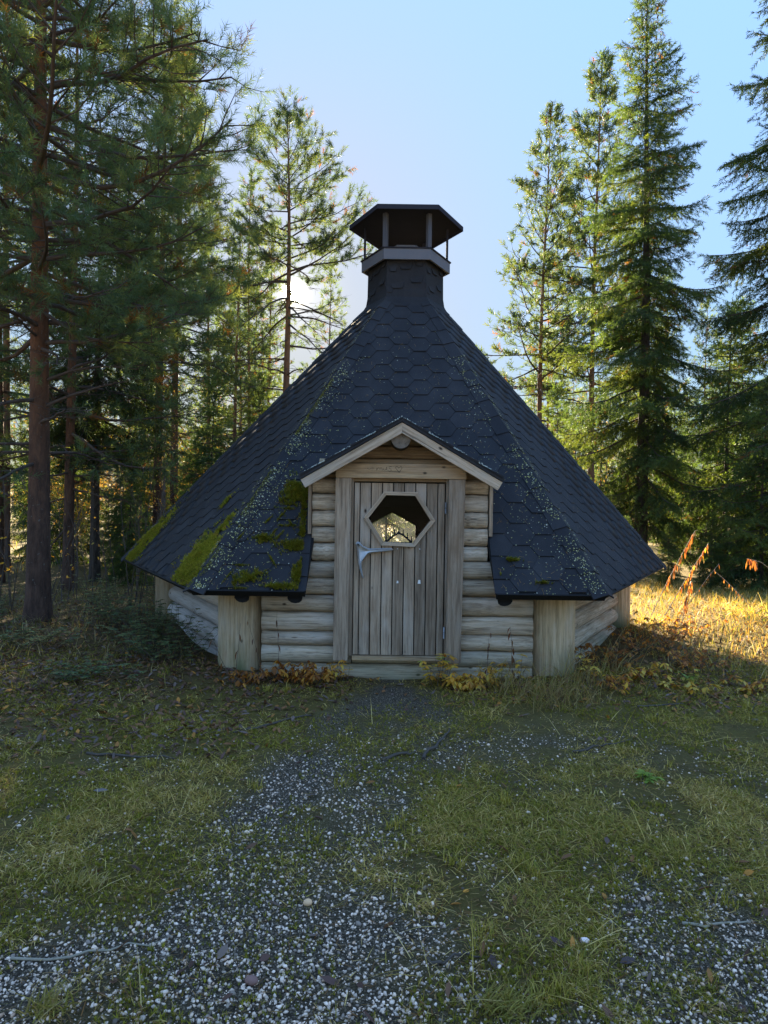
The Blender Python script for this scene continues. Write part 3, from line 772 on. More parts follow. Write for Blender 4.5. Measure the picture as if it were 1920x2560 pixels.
for (cx, cy) in ((815, 1024), (968, 1024)):
    prism('staple', zp((cx - 3, cy + 3), (cx + 3, cy + 3), (cx + 3, cy - 3), (cx - 3, cy - 3)), -2.6468, -2.6448, M['paper'], door)

# candle arch standing on the ledge inside the door window, coloured black as a backlit silhouette
arch = thing(empty('candle_arch', (HX + cxw, HY - 2.52, zlow - .008)), 'silhouette-black seven-candle arch behind the six-sided door window', 'candle holder')
ap = [(-.105 + .21 * i / 14, 0, .012 + .075 * (1 - abs(-1 + i / 7) ** 1.5)) for i in range(15)]
V, T = tube_arrays(ap, .0085, 8); obj_np('arch_bar', V, T, M['iron_and_silhouette'], arch)
box('base_bar', -.115, .115, -.014, .014, 0.0, .009, M['iron_and_silhouette'], arch, bevel=.002)
for i, x in enumerate(np.linspace(-.112, .112, 7)):
    b = .008 + .075 * (1 - min(1, abs(x) / .105) ** 1.5)
    h = .054
    V, T = tube_arrays([(x, 0, b), (x, 0, b + .012), (x, 0, b + .014), (x, 0, b + .02), (x, 0, b + .021), (x, 0, b + h)], [.005, .010, .010, .006, .0052, .0045], 8)
    obj_np('candle', V, T, M['iron_and_silhouette'], arch)

# --- chimney: shingled neck, pale collar, posts and hood
chim = empty('chimney', parent=hut)
M['metal_mid'] = plain('grey_painted_sheet', (.085, .085, .10), .7, noise=.15, nscale=5)
def hexring(r, z): return [(OX + r * math.cos(R(60 * k)), r * math.sin(R(60 * k)), z) for k in range(6)]
def hexstack(name, rings, mat, parent, cap0=True, cap1=True, bevel=0):
    V = [p for r, z in rings for p in hexring(r, z)]; m = len(rings)
    F = [(i * 6 + j, i * 6 + (j + 1) % 6, (i + 1) * 6 + (j + 1) % 6, (i + 1) * 6 + j) for i in range(m - 1) for j in range(6)]
    if cap0: F.append(tuple(range(5, -1, -1)))
    if cap1: F.append(tuple(range((m - 1) * 6, m * 6)))
    return obj_poly(name, V, F, mat, parent, bevel=bevel)
hexstack('neck', [(.60, 3.84), (.545, 3.915), (.492, 4.0), (.475, 4.10), (.470, 4.46)], M['bitumen'], chim)
gq = random.Random(5)
for k in (3, 4, 5):
    am = R(60 * k + 30); ap_ = .470 * .866
    for (uu, z, w) in ((-.10, 4.13, .105), (.12, 4.20, .105), (-.02, 4.36, .105), (.15, 4.40, .09), (-.17, 4.33, .09), (-.19, 4.08, .08)):
        uu += gq.uniform(-.01, .01); ws = w / 2
        o = obj_poly('shingle', [(-ws * 2, .01, .11), (-ws * 2.0, .01, .06), (-ws, -.002, -.03), (ws, -.002, -.03), (ws * 2.0, .01, .06), (ws * 2, .01, .11), (-ws, -.011, -.028), (ws, -.011, -.028)],
                     [(0, 1, 6, 7, 4, 5), (1, 2, 6), (3, 4, 7), (2, 3, 7, 6)], M['bitumen'], chim)
        r_ = ap_ + .006 + max(0, 4.10 - z) * .06
        if abs(uu) + ws * 2 > .235: o.scale = (.7, 1, 1)
        o.location = (OX + r_ * math.cos(am) + uu * -math.sin(am), r_ * math.sin(am) + uu * math.cos(am), z); o.rotation_euler = (0, 0, am + R(90))
# collar of six pale boards
for k in range(6):
    a0, a1 = R(60 * k), R(60 * k + 60)
    V = []
    for rr, z in ((.556, 4.425), (.556, 4.552)):
        for ri, a in ((rr, a0), (rr, a1), (rr - .03, a1), (rr - .03, a0)):
            V.append((OX + ri * math.cos(a) * .997, ri * math.sin(a) * .997, z))
    obj_poly('collar_board', V, BOXF, M['metal_pale'], chim, bevel=.002)
hexstack('collar_top', [(.565, 4.553), (.572, 4.566), (.30, 4.60)], M['metal_dark'], chim)
hexstack('flue', [(.235, 4.59), (.235, 4.70)], M['metal_pale'], chim)
for k in range(6):
    a = R(60 * k); r_ = .515; x, y = OX + r_ * math.cos(a), r_ * math.sin(a)
    w = .026 if k in (4, 5, 1, 2) else .014
    o = box('hood_post', -w, w, -w, w, 4.56, 4.975, M['metal_mid'] if k in (4, 5) else M['metal_dark'], chim); o.location = (x, y, 0); o.rotation_euler = (0, 0, a)
hood = hexstack('hood', [(.68, 4.985), (.695, 4.96), (.703, 4.962), (.703, 5.008), (.02, 5.17)], M['metal_dark'], chim)
for k in range(6):
    a0, a1 = R(60 * k), R(60 * k + 60); V = []
    for z in (4.957, 5.012):
        for ri, a in ((.715, a0), (.715, a1), (.705, a1), (.705, a0)): V.append((OX + ri * math.cos(a) * .999, ri * math.sin(a) * .999, z))
    f = obj_poly('fascia', V, BOXF, M['metal_dark'], hood)
V, T = tube_arrays([(OX - .18, -.43, 4.42), (OX - .16, -.46, 4.40)], .006, 6)

# --- lichen flakes and moss cushions on the shingles
def roof_scatter(k, u, v, h=.014):
    o, U, Vv, n, _ = FR[k]; o = np.array(o) + np.array((HX, HY, 0))
    return o + u[:, None] * np.array(U) + v[:, None] * np.array(Vv) + (h if np.ndim(h) == 0 else h[:, None]) * np.array(n)
def face_ok(k, u, v):
    p = FR[k][4]; vt = p[2][1]
    l = p[0][0] + (p[3][0] - p[0][0]) * v / vt; r_ = p[1][0] + (p[2][0] - p[1][0]) * v / vt
    ok = (u > l + .005) & (u < r_ - .005) & (v > 0) & (v < vt)
    if k == 4:
        z = ZE + v * VZ; half = np.where(z < 1.735, CUT + .06, np.maximum(0, (2.30 - z) / .565 * (CUT + .06)))
        ok &= ~((np.abs(u - CUTC) < half) & (z < 2.30)) & ~((np.abs(u - CUTC) < CUT) & (z < 1.75))
    return ok
fl_t = np.array([[math.cos(a) * r_, math.sin(a) * r_, 0] for a, r_ in zip(np.linspace(0, 2 * np.pi, 6, endpoint=False), (1, .7, 1.1, .8, .95, .75))] + [[0, 0, .18]])
fl_f = np.array([[i, (i + 1) % 6, 6] for i in range(6)])
lich = Acc(); lg = np.random.default_rng(31)
def lichen(k, u, v, size, hgt):
    ok = face_ok(k, u, v); u, v, size = u[ok], v[ok], size[ok]; hgt = hgt[ok]
    P = roof_scatter(k, u, v, hgt); n = len(P)
    nn = np.array(FR[k][3])[None].repeat(n, 0) + lg.normal(0, .12, (n, 3))
    V, T = stamp(fl_t, fl_f, P, frames(nn, lg), size)
    base = np.array([[.40, .36, .14], [.44, .42, .25], [.50, .50, .40], [.33, .32, .11]])[lg.choice(4, n, p=[.4, .3, .15, .15])] * lg.uniform(.7, 1.1, (n, 1))
    lich.add(V, T, base.repeat(7, 0))
def along_hip(k, side, n, spread, vpow, cap_h=True, vmax=3.9):
    p = FR[k][4]; vt = p[2][1]; v = vmax * lg.uniform(0, 1, n) ** vpow
    d = np.abs(lg.normal(0, spread, n)); e = (p[0][0] + (p[3][0] - p[0][0]) * v / vt + d) if side < 0 else (p[1][0] + (p[2][0] - p[1][0]) * v / vt - d)
    hh = np.where(d < .115, .030, .016)
    clump = vnoise(e, v, .16, 50 + k) > .30
    lichen(k, e[clump], v[clump], lg.uniform(.0018, .0062, n)[clump] * np.where(lg.uniform(size=n) < .12, 1.6, 1)[clump], hh[clump])
along_hip(4, -1, 1050, .10, 1.1, vmax=3.0); along_hip(4, -1, 480, .30, 1.5, vmax=2.2)
along_hip(3, 1, 700, .05, .9)
along_hip(4, 1, 800, .08, 1.1, vmax=3.0); along_hip(4, 1, 400, .28, 1.3, vmax=2.4); along_hip(5, -1, 700, .05, 1.0, vmax=3.0)
along_hip(5, 1, 260, .10, 1.2); along_hip(3, -1, 300, .06, 1.0)
u = lg.uniform(-1.6, 1.6, 1200); v = 3.6 * lg.uniform(0, 1, 1200) ** 1.6; lichen(4, u, v, lg.uniform(.002, .006, 1200), np.full(1200, .016))
for k in (3, 5):
    u = lg.uniform(-1.6, 1.6, 160); v = 3.4 * lg.uniform(0, 1, 160); lichen(k, u, v, lg.uniform(.002, .005, 160), np.full(160, .016))
# flakes on the front lip of the gable roof
for ex in (EXL, EXR):
    t = lg.uniform(0, 1, 330) ** .9; n = len(t)
    P = np.stack([HX + RX + (ex - RX) * t, HY + YG - .014 + np.abs(lg.normal(0, .05, n)), RZ + (EZ - RZ) * t + lg.uniform(.016, .024, n)], 1)
    nn = np.array([(RZ - EZ) * (1 if ex > 0 else -1), -.5, .8])[None] + lg.normal(0, .2, (n, 3))
    V, T = stamp(fl_t, fl_f, P, frames(nn, lg), lg.uniform(.003, .008, n)); lich.add(V, T, (lg.uniform(.7, 1.1, (n, 1)) * np.array([[.5, .5, .4]])).repeat(7, 0))
kind(lich.obj('lichen', M['lichen']), 'stuff', 'pale yellow lichen flakes dotted along the ridges of the black roof', 'lichen')

tri_t = []
for a in range(5):
    th = a * 2.4; l = .75 + .25 * ((a * 37) % 5) / 5; o = .55
    tri_t += [(.10 * math.cos(th + 1.57), .10 * math.sin(th + 1.57), 0), (-.10 * math.cos(th + 1.57), -.10 * math.sin(th + 1.57), 0), (o * math.cos(th), o * math.sin(th), l)]
tuft_v = np.array(tri_t); tuft_f = np.arange(15).reshape(5, 3)
moss = Acc(); mg = np.random.default_rng(17)
def moss_patch(k, cu, cv, ru, rv, n, bright=1.0, rot=0.0, seed=0, hmax=.034):
    a = mg.uniform(0, 2 * np.pi, n); r_ = np.abs(mg.normal(0, .62, n))
    x, y = ru * r_ * np.cos(a), rv * r_ * np.sin(a)
    u = cu + x * math.cos(rot) - y * math.sin(rot); v = cv + x * math.sin(rot) + y * math.cos(rot)
    keep = (vnoise(u, v, .11, 60 + seed) * .6 + vnoise(u, v, .04, 61 + seed) * .4 - .30 * r_ + mg.normal(0, .06, n)) > .24
    ok = keep & face_ok(k, u, v); u, v, r_ = u[ok], v[ok], r_[ok]; n = len(u)
    if n == 0: return
    P = roof_scatter(k, u, v, .010 + .012 * vnoise(u, v, .05, 8) * (1 - r_ * .6).clip(.1, 1))
    nn = np.array(FR[k][3])[None] * .6 + np.array([[0, 0, .6]]) + mg.normal(0, .25, (n, 3))
    V, T = stamp(tuft_v, tuft_f, P, frames(nn, mg), mg.uniform(.012, hmax, n))
    c = np.array([[.135, .15, .020], [.20, .195, .034], [.075, .09, .018], [.15, .105, .04]])[mg.choice(4, n, p=[.4, .3, .2, .1])] * mg.uniform(.7, 1.2, (n, 1)) * bright * 1.3
    moss.add(V, T, c.repeat(15, 0))
moss_patch(3, -1.28, .36, .34, .44, 7500, 1.1, seed=1); moss_patch(3, -1.22, .12, .26, .16, 1700, 1.0, seed=2)
moss_patch(3, 1.22, .30, .36, .38, 8500, 1.1, seed=3); moss_patch(3, 1.28, .12, .42, .16, 2600, .9, seed=4); moss_patch(3, 1.25, .6, .08, .25, 700, seed=15); moss_patch(3, 0.7, .95, .08, .12, 250, seed=16)
moss_patch(4, -.93, 1.06, .15, .22, 2400, .75, seed=5); moss_patch(4, -.86, .90, .06, .28, 1200, .7, seed=6)
moss_patch(4, -.88, .45, .14, .07, 1000, .7, seed=7); moss_patch(4, -1.22, .10, .12, .10, 1100, .85, seed=8); moss_patch(4, -1.0, .03, .16, .04, 800, .8, seed=9)
moss_patch(4, -.84, .17, .07, .14, 1000, .75, seed=10); moss_patch(4, -1.17, .52, .09, .05, 400, .7, seed=11); moss_patch(4, -.83, .60, .06, .08, 500, .7, seed=12)
moss_patch(4, .95, .33, .08, .018, 160, .7, seed=13); moss_patch(4, .83, .19, .035, .06, 300, 1.0, seed=14); moss_patch(4, 1.2, .10, .08, .015, 100, .6, seed=18)
# thin green lines in the joints of the left shingles
for i in range(24):
    moss_patch(4, mg.uniform(-1.45, -.82), mg.uniform(0, 1.0), .09, .012, 110, .7, rot=mg.choice([0, 1.05, -1.05]), seed=20 + i, hmax=.018)
along = mg.uniform(0, 3.6, 2600)
p3 = FR[4][4]; e = p3[0][0] + (p3[3][0] - p3[0][0]) * along / p3[2][1] + np.abs(mg.normal(0, .02, 2600)) + .004
keep = vnoise(e, along, .3, 77) > .45
P = roof_scatter(4, e[keep], along[keep], np.full(keep.sum(), .027)); n = len(P)
V, T = stamp(tuft_v, tuft_f, P, frames(np.array([[0, -.4, .8]]) + mg.normal(0, .3, (n, 3)), mg), mg.uniform(.006, .014, n))
moss.add(V, T, (np.array([[.16, .17, .04]]) * mg.uniform(.6, 1.2, (n, 1))).repeat(15, 0))
# fallen needles and bark bits caught on the shingles
ndl_v = np.array([(-.03, -.5, 0), (.03, -.5, 0), (.0, .5, .02)]); ndl_f = np.array([(0, 1, 2)])
for k, nn_ in ((4, 900), (3, 350), (5, 350)):
    u = mg.uniform(-1.65, 1.65, nn_); v = 3.6 * mg.uniform(0, 1, nn_) ** 1.3; ok = face_ok(k, u, v); u, v = u[ok], v[ok]; n = len(u)
    V, T = stamp(ndl_v, ndl_f, roof_scatter(k, u, v, np.full(n, .015)), frames(np.array(FR[k][3])[None].repeat(n, 0) + mg.normal(0, .1, (n, 3)), mg), np.stack([np.full(n, .05), mg.uniform(.025, .06, n), np.full(n, .05)], 1))
    moss.add(V, T, (np.array([[.20, .13, .07]]) * mg.uniform(.5, 1.4, (n, 1))).repeat(3, 0))
kind(moss.obj('moss', M['moss']), 'stuff', 'bright green moss cushions on the black shingles', 'moss')
# ------------------------------------------------------------------ trees
def needle_template(n, spread, fwd, ln, w, seed, flat=False, z0=0.0, z1=.92):
    """shoot along +z, length 1, with n needles (triangles)"""
    g = np.random.default_rng(seed); V = []; T = []
    for i in range(n):
        z = z0 + (z1 - z0) * (i + .5) / n; a = i * 2.39996 + g.uniform(-.4, .4)
        if flat: a = (0 if i % 2 else math.pi) + g.normal(0, .55)
        l = ln * g.uniform(.75, 1.15); sp = spread * g.uniform(.7, 1.2)
        d = np.array([math.cos(a) * sp, math.sin(a) * sp, fwd * g.uniform(.7, 1.3)]); d /= np.linalg.norm(d)
        s = np.cross(d, g.normal(size=3)); s /= np.linalg.norm(s)
        b = np.array([0, 0, z]); m = len(V)
        V += [b - s * w, b + s * w, b + d * l]; T.append((m, m + 1, m + 2))
    return np.array(V), np.array(T, np.int32)
TP_NEAR = needle_template(24, 1.0, .85, .42, .019, 1)
TP_MID = needle_template(16, 1.0, .85, .46, .034, 2)
TP_FAR = needle_template(9, 1.0, .9, .55, .06, 3)
TS_NEAR = needle_template(26, 1.0, .75, .26, .022, 4, flat=True)
TS_MID = needle_template(16, 1.0, .75, .30, .034, 6, flat=True)
TS_FAR = needle_template(11, 1.0, .8, .36, .055, 5, flat=True)

M['limb'] = plain('limb_bark', (.085, .062, .05), .9, noise=.4, nscale=20)
class Tree:
    def __init__(s, seed): s.g = np.random.default_rng(seed); s.wood = Acc(); s.tp = []; s.td = []; s.ts = []; s.tc = []; s.seg = []
    def tube(s, P, r, sides=6): V, T = tube_arrays(P, r, sides, False); s.wood.add(V, T)
    def twig(s, p0, p1, r0): s.seg.append((p0, p1, r0))
    def tuft(s, p, d, sc, c): s.tp.append(p); s.td.append(d); s.ts.append(sc); s.tc.append(c)
    def finish(s, name, tmpl, barkm, trunkV, trunkT):
        if s.seg:
            A = np.array([x[0] for x in s.seg]); B = np.array([x[1] for x in s.seg]); r = np.array([x[2] for x in s.seg])
            fr = frames(B - A, s.g); L = np.linalg.norm(B - A, axis=1)
            th = np.arange(3) * 2.0944
            tv = np.array([[math.cos(a), math.sin(a), 0] for a in th] + [[.5 * math.cos(a), .5 * math.sin(a), 1] for a in th])
            tf = np.array([(0, 1, 4), (0, 4, 3), (1, 2, 5), (1, 5, 4), (2, 0, 3), (2, 3, 5)])
            V, T = stamp(tv, tf, A, fr, np.stack([r, r, L], 1)); s.wood.add(V, T)
        tv, tf = tmpl
        V, T = stamp(tv, tf, np.array(s.tp), frames(np.array(s.td), s.g), np.array(s.ts))
        c = np.array(s.tc, np.float32).repeat(len(tv), 0)
        m_crown = mesh_np(name + '_crown', V, T, M['needle'], tint=c)
        m_br = s.wood.mesh(name + '_branches', M['limb'], True)
        m_tr = mesh_np(name + '_trunk', trunkV, trunkT, barkm, smooth=True)
        return (m_tr, m_br, m_crown)
def rot_about(v, ax, a):
    ax = ax / np.linalg.norm(ax); return v * math.cos(a) + np.cross(ax, v) * math.sin(a) + ax * np.dot(ax, v) * (1 - math.cos(a))
def nrmz(v): return v / (np.linalg.norm(v) + 1e-9)
PINE_C = np.array([[.070, .115, .072], [.085, .125, .068], [.060, .095, .055], [.105, .13, .052]])
SPR_C = np.array([[.050, .085, .034], [.066, .105, .036], [.045, .075, .034], [.088, .12, .036]])
def trunk_mesh(H, r0, g, bend=.12, sides=12, flare=1.35):
    n = 16; z = np.linspace(0, 1, n) ** 1.25 * H
    ox = bend * np.sin(z / H * g.uniform(2, 5) + g.uniform(0, 6)) * (z / H); oy = bend * np.sin(z / H * g.uniform(2, 5) + g.uniform(0, 6)) * (z / H)
    P = np.stack([ox, oy, z - .1], 1); rad = r0 * (1 - .93 * (z / H) ** .9) * (1 + (flare - 1) * np.exp(-z / .25))
    V, T = tube_arrays(P, rad, sides, False)
    V = V + g.normal(0, r0 * .02, V.shape)
    return V, T, P, rad
def pine(name, H, r0, cb, Lmax, nbr, seed, tmpl=TP_MID, tuft=.17, prof=None, bark_m='bark_pine', dens=1.0, dead=.0, bare=6, el=(.0, .95), colors=PINE_C, brown=.03, big=(), irr=(.65, 1.15), blen=(.25, .6)):
    t = Tree(seed); g = t.g
    V, T, P, rad = trunk_mesh(H, r0, g)
    def at(z): return np.array([np.interp(z, P[:, 2], P[:, 0]), np.interp(z, P[:, 2], P[:, 1]), z])
    def rad_at(z): return np.interp(z, P[:, 2], rad)
    prof = prof or (lambda q: (1 - q) ** .7 * (.55 + .45 * min(1, q * 5)))
    specs = []
    for i in range(nbr):
        q = (i + g.uniform(0, .9)) / nbr; az = i * 2.39996 + g.uniform(-.5, .5)
        L = Lmax * prof(q) * g.uniform(*irr) + .12
        specs.append((cb + (H - cb) * q * .985, az, L, el[0] + (el[1] - el[0]) * q ** 1.3 + g.normal(0, .14), False))
    for i in range(bare):
        specs.append((cb * g.uniform(.45, 1.05), g.uniform(0, 6.28), Lmax * g.uniform(*blen), g.normal(-.05, .22), True))
    for b in big: specs.append((b[0], b[1], b[2], b[3], False))
    for (z, az, L, e0, bare_) in specs:
        d = np.array([math.cos(az) * math.cos(e0), math.sin(az) * math.cos(e0), math.sin(e0)])
        n = 7; pts = [at(z)]; dirs = [d]; step = L / (n - 1)
        for k in range(n - 1):
            d = nrmz(d + g.normal(0, .10, 3) + np.array([0, 0, -.05 if k < 2 else (.10 if not bare_ else -.04)])); pts.append(pts[-1] + d * step); dirs.append(d)
        pts = np.array(pts); br = max(.006, min(rad_at(z) * .55, .010 + .011 * L))
        t.tube(pts, np.linspace(br, br * .25, n), 5)
        m2 = max(3, int((4 + 4.2 * L) * dens))
        for k in range(m2):
            s_ = .22 + .78 * (k + g.uniform(0, 1)) / m2; f = s_ * (n - 1); i0 = min(int(f), n - 2)
            p = pts[i0] + (pts[i0 + 1] - pts[i0]) * (f - i0); bd = dirs[i0]
            side = nrmz(np.cross(bd, [0, 0, 1])); ang = g.uniform(.5, 1.05) * (1 if k % 2 else -1)
            d2 = nrmz(bd * math.cos(ang) + side * math.sin(ang) + np.array([0, 0, g.normal(.08, .22)]))
            L2 = (.16 + .30 * L * (1.05 - .75 * s_)) * g.uniform(.6, 1.2)
            pm = p + d2 * L2 * .5; d2b = nrmz(d2 + np.array([0, 0, .18 if not bare_ else -.1]) + g.normal(0, .15, 3)); pe = pm + d2b * L2 * .5
            t.twig(p, pm, max(.003, br * .3)); t.twig(pm, pe, max(.0025, br * .2))
            if bare_:
                for _ in range(2):
                    p3 = p + (pe - p) * g.uniform(.3, 1); t.twig(p3, p3 + nrmz(d2 + g.normal(0, .6, 3)) * g.uniform(.08, .22), .0025)
                if g.uniform() > .12: continue
            m3 = max(2, int(round((2 + 5.5 * L2) * dens)))
            for j in range(m3):
                u_ = g.uniform(.35, 1.0) if j else 1.0
                p3 = p + (pm - p) * u_ * 2 if u_ < .5 else pm + (pe - pm) * (u_ - .5) * 2
                d3 = nrmz(d2b + g.normal(0, .55, 3) + np.array([0, 0, .25]))
                l3 = g.uniform(.05, .16); e3 = p3 + d3 * l3
                t.twig(p3, e3, .0022)
                c = colors[g.integers(len(colors))] * g.uniform(.75, 1.25)
                if g.uniform() < brown: c = np.array([.19, .085, .03]) * g.uniform(.6, 1.1)
                t.tuft(e3 - d3 * tuft * .35, d3, tuft * g.uniform(.75, 1.25), c)
                if g.uniform() < .5 * dens:
                    t.tuft(p3 + d3 * .01, nrmz(d3 + g.normal(0, .5, 3)), tuft * g.uniform(.6, 1.0), c * g.uniform(.85, 1.1))
    # leader
    for k in range(5): t.tuft(at(H - .12 * k - .1), nrmz(np.array([g.normal(0, .2), g.normal(0, .2), 1])), tuft * 1.1, colors[0])
    return t.finish(name, tmpl, M[bark_m], V, T)
def spruce(name, H, r0, cb, Lmax, nbr, seed, tmpl=TS_FAR, twl=.20, droop=.35, dens=1.0, colors=SPR_C, brown=.02, pw=.8, irr=(.62, 1.12)):
    t = Tree(seed); g = t.g
    V, T, P, rad = trunk_mesh(H, r0, g, .06)
    def at(z): return np.array([np.interp(z, P[:, 2], P[:, 0]), np.interp(z, P[:, 2], P[:, 1]), z])
    for i in range(nbr):
        q = (i + g.uniform(0, .9)) / nbr; az = i * 2.39996 + g.uniform(-.4, .4); z = cb + (H - cb) * q ** .92
        L = Lmax * ((1 - q) ** pw * (.72 + .28 * min(1, q * 6))) * g.uniform(*irr) + .14
        e0 = .05 - droop * (1 - q) + .75 * q ** 4 + g.normal(0, .08)
        d = np.array([math.cos(az) * math.cos(e0), math.sin(az) * math.cos(e0), math.sin(e0)])
        n = 7; pts = [at(z)]; dirs = [d]; step = L / (n - 1)
        for k in range(n - 1):
            d = nrmz(d + g.normal(0, .05, 3) + np.array([0, 0, -.07 * (1 - q) if k < 3 else .12])); pts.append(pts[-1] + d * step); dirs.append(d)
        pts = np.array(pts); br = .006 + .009 * L
        t.tube(pts, np.linspace(br, br * .25, n), 4)
        c0 = colors[g.integers(len(colors))] * g.uniform(.8, 1.2)
        m2 = max(3, int(L / .105 * dens))
        for k in range(m2):
            s_ = .12 + .88 * (k + .5) / m2; f = s_ * (n - 1); i0 = min(int(f), n - 2)
            p = pts[i0] + (pts[i0 + 1] - pts[i0]) * (f - i0); bd = dirs[i0]; side = nrmz(np.cross(bd, [0, 0, 1]))
            for sg in (-1, 1):
                ang = g.uniform(.7, 1.1) * sg
                L2 = min(.62, .40 * L * math.sin(math.pi * min(.97, .18 + .8 * s_)) + .06) * g.uniform(.6, 1.2)
                d2 = nrmz(bd * math.cos(ang) + side * math.sin(ang) + np.array([0, 0, -.18 - .45 * (1 - q) * g.uniform(.3, 1)]))
                t.twig(p, p + d2 * L2, .0035)
                m3 = max(1, int(L2 / (twl * .52)))
                for j in range(m3):
                    pp = p + d2 * (L2 * (j + .2) / m3)
                    dd = nrmz(d2 + side * g.normal(0, .35) + np.array([0, 0, -.25 * (1 - q) - .1]) + g.normal(0, .2, 3))
                    c = c0 * g.uniform(.75, 1.25)
                    if g.uniform() < brown: c = np.array([.14, .07, .03])
                    t.tuft(pp, dd, twl * g.uniform(.75, 1.25), c)
            if g.uniform() < .75 * (1 - q) + .1:      # hanging twigs
                hl = twl * g.uniform(.7, 1.4); t.tuft(p, nrmz(np.array([g.normal(0, .25), g.normal(0, .25), -1])), hl, c0 * g.uniform(.7, 1.1))
            t.tuft(p, nrmz(bd + g.normal(0, .25, 3)), twl * .9, c0 * g.uniform(.8, 1.2))
        t.tuft(pts[-1] - dirs[-1] * .05, dirs[-1], twl, c0 * 1.15)
    for k in range(6): t.tuft(at(H - .13 * k - .05), nrmz(np.array([g.normal(0, .25), g.normal(0, .25), 1])), twl, colors[1])
    return t.finish(name, tmpl, M['bark_spruce'], V, T)
def plant_tree(name, meshes, x, y, label, group=None, rz=0.0, s=1.0, cat='tree', tilt=(0, 0)):
    o = empty(name, (x, y, float(gz(x, y)) - .03), rz); o.scale = (s, s, s); o.rotation_euler = (tilt[0], tilt[1], rz)
    thing(o, label, cat, group)
    for nm, me in zip(('trunk', 'branches', 'crown'), meshes):
        link(bpy.data.objects.new(nm, me), o)
    return o

# big pine beside the hut's left side, close enough to tell its needle tufts
m = pine('pine_big', 12.5, .135, 3.2, 2.6, 124, 3, TP_NEAR, .21, lambda q: (1 - q) ** .55 * (.75 + .25 * min(1, q * 6)), dens=1.15, bare=12, el=(-.05, .8), brown=.06, colors=PINE_C * 1.3, big=tuple((3.7 + .33 * i, -1.57 + .9 * math.sin(i * 2.3), 1.3 + .5 * math.sin(i * 1.7), .05 + .02 * i) for i in range(16)))
plant_tree('pine_tree', m, -3.98, 7.75, 'big dark pine with reddish trunk, nearest the mossy side of the hut', tilt=(0, R(-.4)))
# three pines behind it
m = pine('pine_a', 14.0, .125, 4.8, 2.3, 72, 5, TP_MID, .24, lambda q: (1 - q) ** .95 * (.75 + .25 * min(1, q * 6)), dens=1.0, bare=10)
plant_tree('pine_tree', m, -5.25, 15.6, 'straight reddish pine rising just past the mossy eave corner, outer of a close pair', 'pines behind the big one')
plant_tree('pine_tree', m, -5.62, 18.0, 'straight grey-barked pine rising just past the mossy eave corner, inner of a close pair', 'pines behind the big one', rz=2.2, s=.98)
m2 = pine('pine_b', 11.5, .10, 2.3, 2.2, 64, 8, TP_MID, .23, lambda q: (1 - q) ** .6 * (.75 + .25 * min(1, q * 6)), dens=1.0, bare=8)
plant_tree('pine_tree', m2, -5.35, 11.4, 'bushy pine with low dense crown between the big pine and the hut roof', 'pines behind the big one', rz=.7)
plant_tree('pine_tree', m2, -7.0, 12.2, 'bushy pine at the picture\'s edge behind the big reddish trunk', 'pines behind the big one', rz=3.4, s=1.06)
# pine in front of the sun
m = pine('pine_sun', 13.9, .17, 8.7, 3.0, 44, 13, TP_MID, .26, lambda q: (1 - q) ** .6 * (.7 + .3 * min(1, q * 3)), bark_m='bark_pine_far', dens=1.0, bare=26, el=(.0, .8), irr=(.25, 1.2), blen=(.35, .95),
         big=((8.9, .05, 3.7, .36), (9.7, .25, 3.2, .3), (8.6, 3.2, 2.3, .1), (10.4, -.2, 2.4, .3), (9.9, 2.9, 1.8, .2), (5.2, 3.3, 2.0, .1)))
plant_tree('pine_tree', m, -2.98, 20.0, 'tall pine with bare crooked lower limbs standing across the sun', s=.94)
# right-hand trees
m = pine('pine_r1', 15.6, .125, 5.6, 2.9, 74, 21, TP_FAR, .27, lambda q: (1 - q) ** .8 * (.75 + .25 * min(1, q * 4)), bark_m='bark_pine_far', dens=.8, bare=22, el=(.1, 1.0), irr=(.5, 1.2), blen=(.3, .9))
plant_tree('pine_tree', m, 5.55, 24.0, 'slender airy pine with reddish bark, first to the chimney\'s right', rz=.4)
m = pine('pine_r2', 17.6, .14, 5.5, 2.8, 80, 23, TP_FAR, .28, lambda q: (1 - q) ** .7 * (.75 + .25 * min(1, q * 4)), bark_m='bark_pine_far', dens=1.0, bare=14, el=(.1, 1.0), irr=(.5, 1.2))
plant_tree('pine_tree', m, 7.45, 24.2, 'taller pine half hidden by the tall spruce with cones')
m = spruce('spruce_tall', 13.9, .17, 1.2, 2.05, 205, 31, TS_MID, .25, .48, 1.15, brown=.03, pw=.74, irr=(.35, 1.25), colors=SPR_C * 1.15)
sp_t = plant_tree('spruce_tree', m, 6.12, 16.0, 'tall pointed spruce with hanging twigs behind the hut\'s plain eave corner')
m = spruce('spruce_edge', 15.0, .17, 1.0, 2.7, 150, 33, TS_MID, .25, .48, 1.1, brown=.02, pw=.65, colors=SPR_C * .8, irr=(.45, 1.15))
plant_tree('spruce_tree', m, 8.55, 13.2, 'dark heavy spruce cut off by the picture\'s edge', rz=.6)
# cones in the top of the tall spruce
cg = np.random.default_rng(5); cone_v, cone_t = tube_arrays([(0, 0, 0), (0, 0, -.03), (0, 0, -.08), (0, 0, -.12)], [.006, .016, .016, .005], 6)
ca = Acc()
for _ in range(46):
    z = 13.9 - cg.uniform(.5, 3.2); a = cg.uniform(0, 6.28); r_ = cg.uniform(.15, .25 + .16 * (13.9 - z)); ca.add(cone_v + np.array([r_ * math.cos(a), r_ * math.sin(a), z]), cone_t)
kind(ca.obj('cones', plain('cone_brown', (.11, .06, .03), .8), sp_t), 'stuff')
